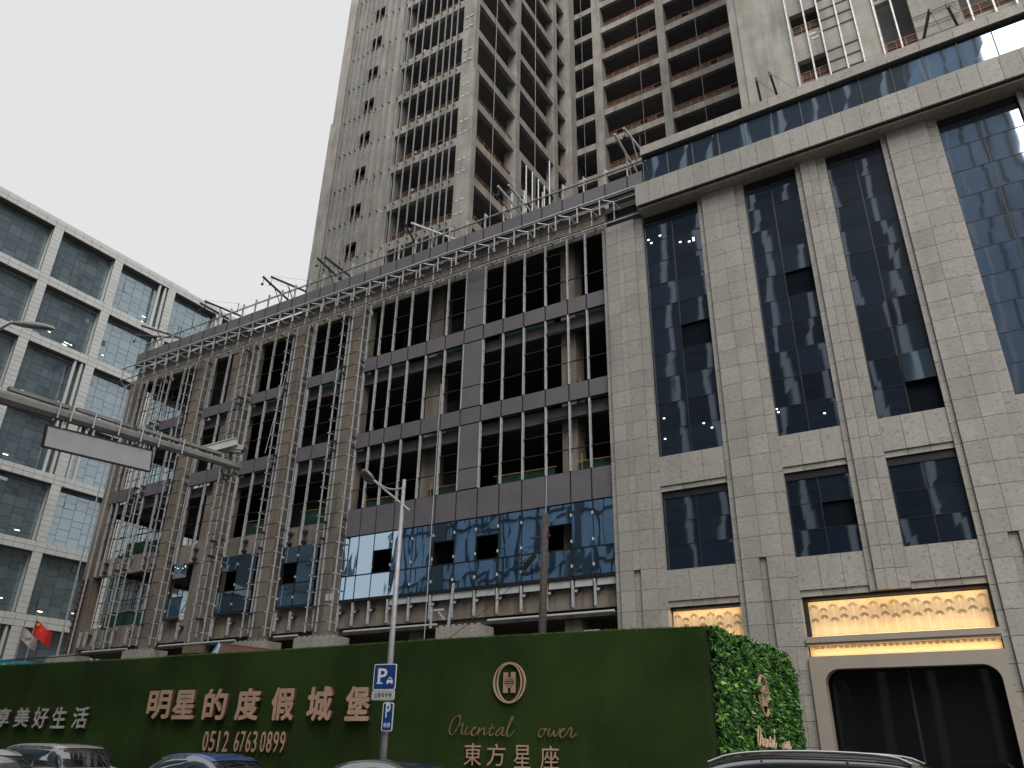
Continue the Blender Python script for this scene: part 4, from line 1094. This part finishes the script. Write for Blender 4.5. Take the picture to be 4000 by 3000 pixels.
# second lamp at the upper left
hp = at(215, 1285, 9.2); LP2 = thing('street_lamp', 'street lamp reaching in at the upper left in front of the white office windows', 'street lamp', (hp.x-2.6, hp.y-1.2, 0), group=None)
o_ = Vector((hp.x-2.6, hp.y-1.2, 0)); hz = hp.z; k_ = at(40, 1262, 9.2)
MB().tube((0, 0, 0), (0, 0, hz-.6), .10, 12, 0, .06).build('post', 'pole', LP2, smooth=True)
lamp_head(LP2, k_-o_, hp-k_, (hp-k_).length, .42, radians(15))
b = MB(); b.tube((0, 0, hz-.9), k_-o_+Vector((.05, 0, 0)), .03, 8); b.tube((0, 0, hz-.62), k_-o_+Vector((.1, 0, .04)), .03, 8); b.build('bracket_arm', 'pole', LP2)
# ================================================================ GANTRY ARM WITH BLANK SIGN AND CAMERAS
tipp = atx(935, 1825, -11.0); lef = atx(0, 1550, -11.0)
dv = (tipp-lef).normalized(); base = lef-dv*2.2
GA = thing('gantry_pole', 'grey steel gantry with a long horizontal arm crossing the left side', 'gantry', (base.x, base.y, 0))
MB().tube((0, 0, 0), (0, 0, base.z+.3), .16, 16, 0, .13).build('post', 'pole_d', GA, smooth=True)
q0 = Vector((0, 0, base.z)); q1 = tipp-Vector((base.x, base.y, 0))
MB().tube(q0, q1, .115, 8, 0, .065).build('arm', 'pole_d', GA)
D = q1-q0; b = MB(); sN = dv.cross(Vector((0, 0, 1))).normalized()
for t0, t1 in [(.36, .50), (.515, .66), (.67, .93)]: b.bar(q0+D*t0+Vector((0, 0, .15)), q0+D*t1+Vector((0, 0, .135)), .07, .05)
b.build('cable_tray', 'lamp', GA)
b = MB()
for t in (.47, .50, .555, .62, .68, .73, .80): b.tube(q0+D*t+Vector((0, 0, -.12)), q0+D*t+Vector((0, 0, .19)), .02, 6); b.tube(q0+D*t-sN*-.0+sN*.11+Vector((0, 0, -.1)), q0+D*t+sN*.11+Vector((0, 0, .16)), .012, 6)
b.build('clamp', 'white_panel', GA)
# blank sign board under the arm
s0, s1 = atx(185, 1660, -11.0), atx(596, 1760, -11.0); s2, s3 = atx(586, 1842, -11.0), atx(168, 1743, -11.0)
BS = MB().prism([s0, s1, s2, s3], (-.03, 0, 0), 0); ob = BS.build('blank_sign', 'board', None)
tag(ob, 'blank grey board hanging under the gantry arm', 'sign board')
b = MB()
for p_, q_ in ((s0, s1), (s1, s2), (s2, s3), (s3, s0)): b.bar(Vector(p_)+Vector((-.015, 0, 0)), Vector(q_)+Vector((-.015, 0, 0)), .05, .02)
b.build('sign_frame', 'black', ob)
b = MB()
for t in (.12, .4, .65, .9): p_ = s0.lerp(s1, t); b.bar(p_, p_+Vector((0, 0, .14)), .03, .03)
b.build('sign_hanger', 'steel', ob)
def camera_box(c, d, L, label, sc_=1.0):
    t = thing('surveillance_camera', label, 'camera', tuple(c), group='cameras on the gantry arm')
    d = Vector(d).normalized(); s_ = d.cross(Vector((0, 0, 1))).normalized(); u = s_.cross(d)
    b = MB(); b.bar(-d*L/2, d*L/2, .13, .11); b.build('housing', 'white_panel', t)
    b = MB(); b.bar(-d*L*.52+u*.068, d*L*.62+u*.068, .17, .014); b.bar(-d*L*.5+u*.03+s_*.08, d*L*.6+u*.03+s_*.08, .012, .08); b.build('sunshield', 'white_panel', t)
    b = MB(); b.tube(d*L*.5, d*L*.515, .05, 10); b.build('lens', 'cable', t)
    b = MB(); b.tube((0, 0, -.05), (0, 0, -.22), .03, 8); b.build('mount', 'steel_d', t); return t
c1 = atx(862, 1745, -11.0); c2 = atx(905, 1756, -11.0)
camera_box(c1, (-.45, -.7, -.42), .55, 'pale box camera pointing down left at the end of the gantry arm')
camera_box(c2, (.75, .35, -.1), .42, 'pale box camera pointing right at the end of the gantry arm')
def hang(a, c, sag, r, name, label, n=14, mk='cable'):
    a = Vector(a); c = Vector(c); P_ = [a.lerp(c, i/n)-Vector((0, 0, sag*4*(i/n)*(1-i/n))) for i in range(n+1)]
    return tag(MB().path(P_, r, 6).build(name, mk), label, 'cable')
hang(atx(880, 1745, -11.0), atx(832, 1812, -11.0), -.05, .016, 'cable', 'black cable looping from the camera to the gantry arm')
hang(atx(865, 1822, -11.0), atx(915, 1835, -11.0), .22, .016, 'cable', 'black cable loop hanging under the end of the gantry arm')
# ================================================================ UTILITY POLE, WIRES
pt = at(2131, 2008, 27.0); UP = thing('utility_pole', 'dark weathered utility pole with cable coils behind the green hoarding', 'utility pole', (-15.25, 27.0, 0))
MB().tube((-.02, 0, 0), (pt.x+15.25, 0, pt.z), .17, 12, 0, .14).build('pole', 'timber', UP, smooth=True)
b = MB(); b.box(-.35, .55, -.05, .03, pt.z-.95, pt.z-.88); b.box(.45, .5, -.03, .0, pt.z-.9, pt.z-.7); b.build('crossarm', 'timber', UP)
b = MB()
for cx, cz, rr_, ti in [(-.55, -2.1, .32, .3), (-.5, -2.15, .28, -.2), (-.45, -1.6, .35, .5), (-.65, -1.7, .25, .1), (-.5, -2.2, .22, 0)]:
    P_ = [(cx+rr_*cos(a*pi/8), -.1+ti*.2*sin(a*pi/8), pt.z+cz+rr_*sin(a*pi/8)) for a in range(17)]; b.path(P_, .014, 5)
b.bar((-.65, -.1, pt.z-2.2), (-.15, 0, pt.z-1.6), .13, .16)
b.build('cable_coil', 'cable', UP)
P0 = Vector((-15.2, 26.9, pt.z-1.0))
hang(P0+Vector((0, 0, -.9)), at(1745, 2500, 25), .12, .012, 'overhead_wire', 'thin dark wire running down left from the utility pole to the hoarding')
hang(P0, at(1880, 2345, 32), .05, .010, 'overhead_wire', 'thin dark wire from the utility pole top to the bare facade')
for k_, (xa, ya, xb, yb, Yd, lb) in enumerate([(1723, 1500, 1657, 2496, 32.6, 'pale rope hanging down the unfinished facade beside the grey panel column'), (2135, 1600, 2130, 2475, 32.3, 'pale rope hanging just right of the utility pole'), (1120, 1450, 1035, 1770, 32.5, 'grey rope pair hanging between the second and third pier frames'), (2550, 960, 2560, 2400, 32.7, 'thin rope down the first granite pier')]):
    if k_ == 3: continue
    A = at(xa, ya, Yd); B = at(xb, yb, Yd); tag(MB().tube(A, B, .022, 6).build('hanging_rope', 'white_panel'), lb, 'rope')
hang((-74, 30.5, 7.1), (-47, 29.5, 6.75), .15, .035, 'service_cable', 'thick dark cable strung past the flagpoles at the lower left')
# ================================================================ FLAGS
def flag(px, py, Y, z_cloth, kind, label):
    p = at(px, py, Y); t = thing('flagpole', label, 'flag', (p.x, Y, 0), rz=radians(52), group='flagpoles at the lower left')
    b = MB(); b.tube((0, 0, 0), (0, 0, p.z), .06, 10, 0, .035); b.tube((0, 0, p.z), (0, 0, p.z+.12), .09, 10); b.build('pole', 'pole', t)
    if kind:
        b = MB(); N = 10; W_, H_ = (1.9, 1.25) if kind == 'red' else (1.7, 1.1)
        def q(u, v):
            return Vector((u*W_*.80, .14*sin(u*6+v)+u*.25, z_cloth-v*H_-u*W_*.55+.05*sin(u*7)))
        for i in range(N):
            for j in range(5): b.poly([q(i/N, j/5), q(i/N, (j+1)/5), q((i+1)/N, (j+1)/5), q((i+1)/N, j/5)])
        c = b.build('cloth', 'redflag' if kind == 'red' else 'paleflag', t, smooth=True)
        if kind == 'red':
            b = MB()
            def star(u, v, r):
                o = q(u, v)+Vector((0, -.05, 0)); b.poly([(o.x+r*(1 if k % 2 == 0 else .42)*sin(k*pi/5), o.y, o.z+r*(1 if k % 2 == 0 else .42)*cos(k*pi/5)) for k in range(10)])
            star(.17, .22, .17)
            for u, v in ((.36, .08), (.44, .2), (.44, .36), (.36, .48)): star(u, v, .06)
            b.build('stars', 'yel', c)
        else:
            b = MB(); o = q(.45, .5)+Vector((0, -.07, 0)); b.box(o.x-.3, o.x+.3, o.y, o.y+.01, o.z-.08, o.z+.08); b.build('flag_mark', 'bluegrey', c)
flag(146, 2404, 40, at(146, 2420, 40).z, 'red', 'flagpole flying a red flag with yellow stars')
flag(97, 2432, 40, at(97, 2449, 40).z, 'pale', 'flagpole with a pale flag, left of the red flag')
flag(160, 2470, 46, at(160, 2484, 46).z, 'pale', 'flagpole with a pale flag half hidden behind the red flag')
flag(250, 2465, 40, 0, None, 'bare flagpole beside the corner of the unfinished podium')
# ================================================================ SMALL THINGS BEHIND THE HOARDING
def bit(px, py, Y): return at(px, py, Y)
a = bit(862, 2514, 26); c = bit(1055, 2538, 30)
SH = thing('site_shed', 'site shed with a rust red roof and blue edged white gable behind the hoarding', 'shed', (a.x, 26, 0))
z = a.z; b = MB(); b.prism([(0, 0, z), (4.9, 3.4, z-.55), (4.9, 4.4, z-1.6), (.3, -.6, z-1.6)], (0, .05, .04)); b.build('roof', 'redroof', SH)
MB().prism([(-.45, -.4, z-1.0), (.02, -.02, z-.02), (.4, -.5, z-1.0)], (-.03, -.03, 0)).build('gable', 'tag', SH)
MB().bar((.0, -.1, z), (.42, -.58, z-1.0), .05, .12).bar((.0, -.1, z), (-.46, -.44, z-1.0), .03, .05).build('gable_trim', 'ltblue', SH)
MB().box(0, 4.6, .2, 3.4, 0, z-1.7).build('wall', 'tag', SH)
a = bit(0, 2574, 30); c = bit(185, 2592, 34)
CB = thing('site_banner', 'cyan and white printed board showing over the hoarding at the lower left', 'banner', (a.x-1, 30, 0))
MB().prism([(0, 0, 3), (c.x-a.x+1, 4, 3), (c.x-a.x+1, 4, c.z), (0, 0, a.z+.1)], (0, .08, 0)).build('board', 'cyan', CB)
b = MB(); rd = random.Random(2)
for i in range(7):
    u = (i+.5)/7; b.prism([( (c.x-a.x+1)*u-.3, 4*u-.05, a.z-.35), ((c.x-a.x+1)*u+.25, 4*u-.03, a.z-.4), ((c.x-a.x+1)*u+.4, 4*u-.02, a.z-.15-.3*u), ((c.x-a.x+1)*u-.1, 4*u-.04, a.z-.08-.3*u)], (0, .02, 0))
b.build('printed_shapes', 'tag', CB)
tag(MB().box(bit(2285, 2468, 24.3).x, bit(2345, 2465, 24.3).x, 24.2, 24.25, 4.9, bit(2300, 2462, 24.3).z).build('white_board', 'white_panel'), 'white board edge peeping over the hoarding near the first granite pier', 'board')
# ================================================================ CARS
def car(name, label, loc, rz, body, kind='sedan', L=4.7, Wd=1.82, H=1.47, rails=False, chrome_roof=True):
    t = thing(name, label, 'car', loc, rz, 'cars on the road in front of the hoarding')
    hl = L/2
    if kind == 'sedan':
        low = [(-hl, .55), (-hl+.02, .92), (-hl+.35, 1.0), (-hl+1.05, 1.02), (-.9, .98), (.0, .96), (.95, .93), (1.5, .86), (hl-.3, .74), (hl-.02, .58), (hl, .35)]
        cab = [(-hl+.75, 1.0), (-1.0, H-.10), (-.55, H-.01), (-.05, H), (.35, H-.03), (.75, H-.14), (1.45, .93)]
    else:
        low = [(-hl, .60), (-hl+.03, 1.02), (-hl+.15, 1.10), (-hl+.8, 1.10), (-.9, 1.08), (.0, 1.05), (.95, 1.02), (1.45, .98), (hl-.35, .88), (hl-.03, .70), (hl, .40)]
        cab = [(-hl+.15, 1.08), (-hl+.55, H-.10), (-hl+.9, H-.02), (-.6, H), (.1, H-.01), (.55, H-.07), (.85, H-.17), (1.55, 1.0)]
    low = smooth(low); cab = smooth(cab)
    def loft(prof, zb, wf, mats, name_, inset, ends=True, smooth_=True, par=None):
        b = MB(); n = 0
        for x, z in prof:
            w2 = wf(x)/2; zz0 = zb(x)
            ring = [(x, -w2*.97, zz0), (x, -w2, zz0+(z-zz0)*.45), (x, -w2*(1-inset*.25), zz0+(z-zz0)*.8), (x, -w2*(1-inset), z-.015), (x, -w2*(1-inset)*.6, z+.0), (x, 0, z+.012),
                    (x, w2*(1-inset)*.6, z+.0), (x, w2*(1-inset), z-.015), (x, w2*(1-inset*.25), zz0+(z-zz0)*.8), (x, w2, zz0+(z-zz0)*.45), (x, w2*.97, zz0)]
            b.v += ring; n += 1
        for i in range(n-1):
            for j in range(10):
                p = i*11+j; b.f.append((p, p+1, p+12, p+11)); b.m.append(mats(i, j))
            b.f.append((i*11+10, i*11, i*11+11, i*11+21)); b.m.append(0)
        b.f.append(tuple(range(11))); b.f.append(tuple((n-1)*11+i for i in reversed(range(11)))); b.m += [0, 0]
        return b
    wf = lambda x: Wd*(1-.16*max(0, abs(x)/hl-.72)**1.2*2.2)
    b = loft(low, lambda x: .22, wf, lambda i, j: 0, 'body', .08); b.build('body', body, t, smooth=True)
    cw = lambda x: Wd*.90*(1-.05*abs(x)/hl)
    # cabin glass hull and roof skin
    b = loft(cab, lambda x: .90 if kind == 'sedan' else .98, cw, lambda i, j: 0, 'c', .20); b.build('windows', 'car_glass', t, smooth=True)
    rp = [p for p in cab if p[1] > H-.16]; b = MB(); n = len(rp)
    for x, z in rp:
        w2 = cw(x)/2*.80; b.v += [(x, -w2-.035, z-.05), (x, -w2, z-.002), (x, -w2*.6, z+.012), (x, 0, z+.022), (x, w2*.6, z+.012), (x, w2, z-.002), (x, w2+.035, z-.05)]
    for i in range(n-1):
        for j in range(6): p = i*7+j; b.f.append((p, p+1, p+8, p+7)); b.m.append(0)
    b.build('roof', body, t, smooth=True)
    b = MB()      # pillars
    for s_ in (-1, 1):
        for (xa, za), (xb, zb) in ((cab[0], cab[1]), (cab[-1], cab[-2])):
            b.bar((xa, s_*cw(xa)/2*.93, za-.02), (xb, s_*cw(xb)/2*.815, zb-.01), .06, .06)
        for xm in (-.15,) if kind == 'sedan' else (-1.0, .05): b.bar((xm, s_*cw(0)/2*.985, .95), (xm-.03, s_*cw(0)/2*.84, H-.09), .03, .09)
    b.build('pillars', body, t)
    b = MB()      # bright window surround along the roof edge
    for s_ in (-1, 1):
        pts = [(x, s_*(cw(x)/2*(.80 if z > 1.1 else .95)+.045), z-.075 if z > 1.1 else z) for x, z in cab]
        b.path(pts, .010, 6)
    b.build('window_trim', 'chrome' if chrome_roof else 'cable', t)
    if rails:
        for s_ in (-1, 1):
            xr0, xr1 = -1.75, .75; y = s_*cw(0)/2*.74
            pts = [(xr0, y*1.1, H-.10), (xr0+.22, y*1.1, H-.0), (-.5, y*1.1, H+.035), (xr1-.35, y*1.1, H+.0), (xr1, y*1.1, H-.12)]; pts = smooth3(pts); MB().path(pts, .020, 8).build('roof_rail', 'chrome', t)
    for x in (-hl*.60, hl*.62):
        for s_ in (-1, 1):
            wgl = MB().tube((x, s_*(Wd/2-.22), .33), (x, s_*(Wd/2+.005), .33), .33, 20).build('wheel', 'tyre', t)
            MB().tube((x, s_*(Wd/2), .33), (x, s_*(Wd/2+.012), .33), .21, 16).build('rim', 'steel', wgl)
    for s_ in (-1, 1):
        MB().box(hl-.22, hl-.02, s_*Wd*.30, s_*Wd*.42, .60, .72).build('headlight', 'white', t)
        MB().box(-hl-.01, -hl+.12, s_*Wd*.28, s_*Wd*.43, .78, .90).build('tail_light', 'tail', t)
        mz = .98 if kind == 'sedan' else 1.06
        MB().box(.85, 1.02, s_*(Wd/2+.02), s_*(Wd/2+.19), mz, mz+.13).build('wing_mirror', body, t)
    return t
M['p_blue'] = paint('blue_paint', (0.008, 0.06, 0.26)); M['p_black'] = paint('black_paint', (0.012, 0.011, 0.011), .2); M['p_brown'] = paint('taupe_paint', (0.06, 0.05, 0.047)); M['p_pink'] = paint('champagne_paint', (0.40, 0.34, 0.34)); M['p_white'] = paint('white_car_paint', (0.62, 0.60, 0.58), .1)
car('car', 'dark taupe sport utility with silver roof rails before the leafy wall', (-3.0, 12.0, 0), pi+.0, 'p_brown', 'suv', 4.8, 1.9, 1.655, True)
car('car', 'blue sedan with bright window trim under the phone number', (-15.9, 13.2, 0), 0, 'p_blue', 'sedan', 4.7, 1.82, 1.49)
car('car', 'black sedan right of the lamp post under the script lettering', (-9.9, 12.4, 0), 0, 'p_black', 'sedan', 4.8, 1.84, 1.455)
car('car', 'champagne coloured sport utility with dark rear glass at the lower left', (-23.4, 13.6, 0), pi, 'p_pink', 'suv', 4.7, 1.85, 1.64, False)
car('car', 'white sedan cut off by the lower left corner', (-21.4, 10.9, 0), 0, 'p_white', 'sedan', 4.7, 1.8, 1.50)
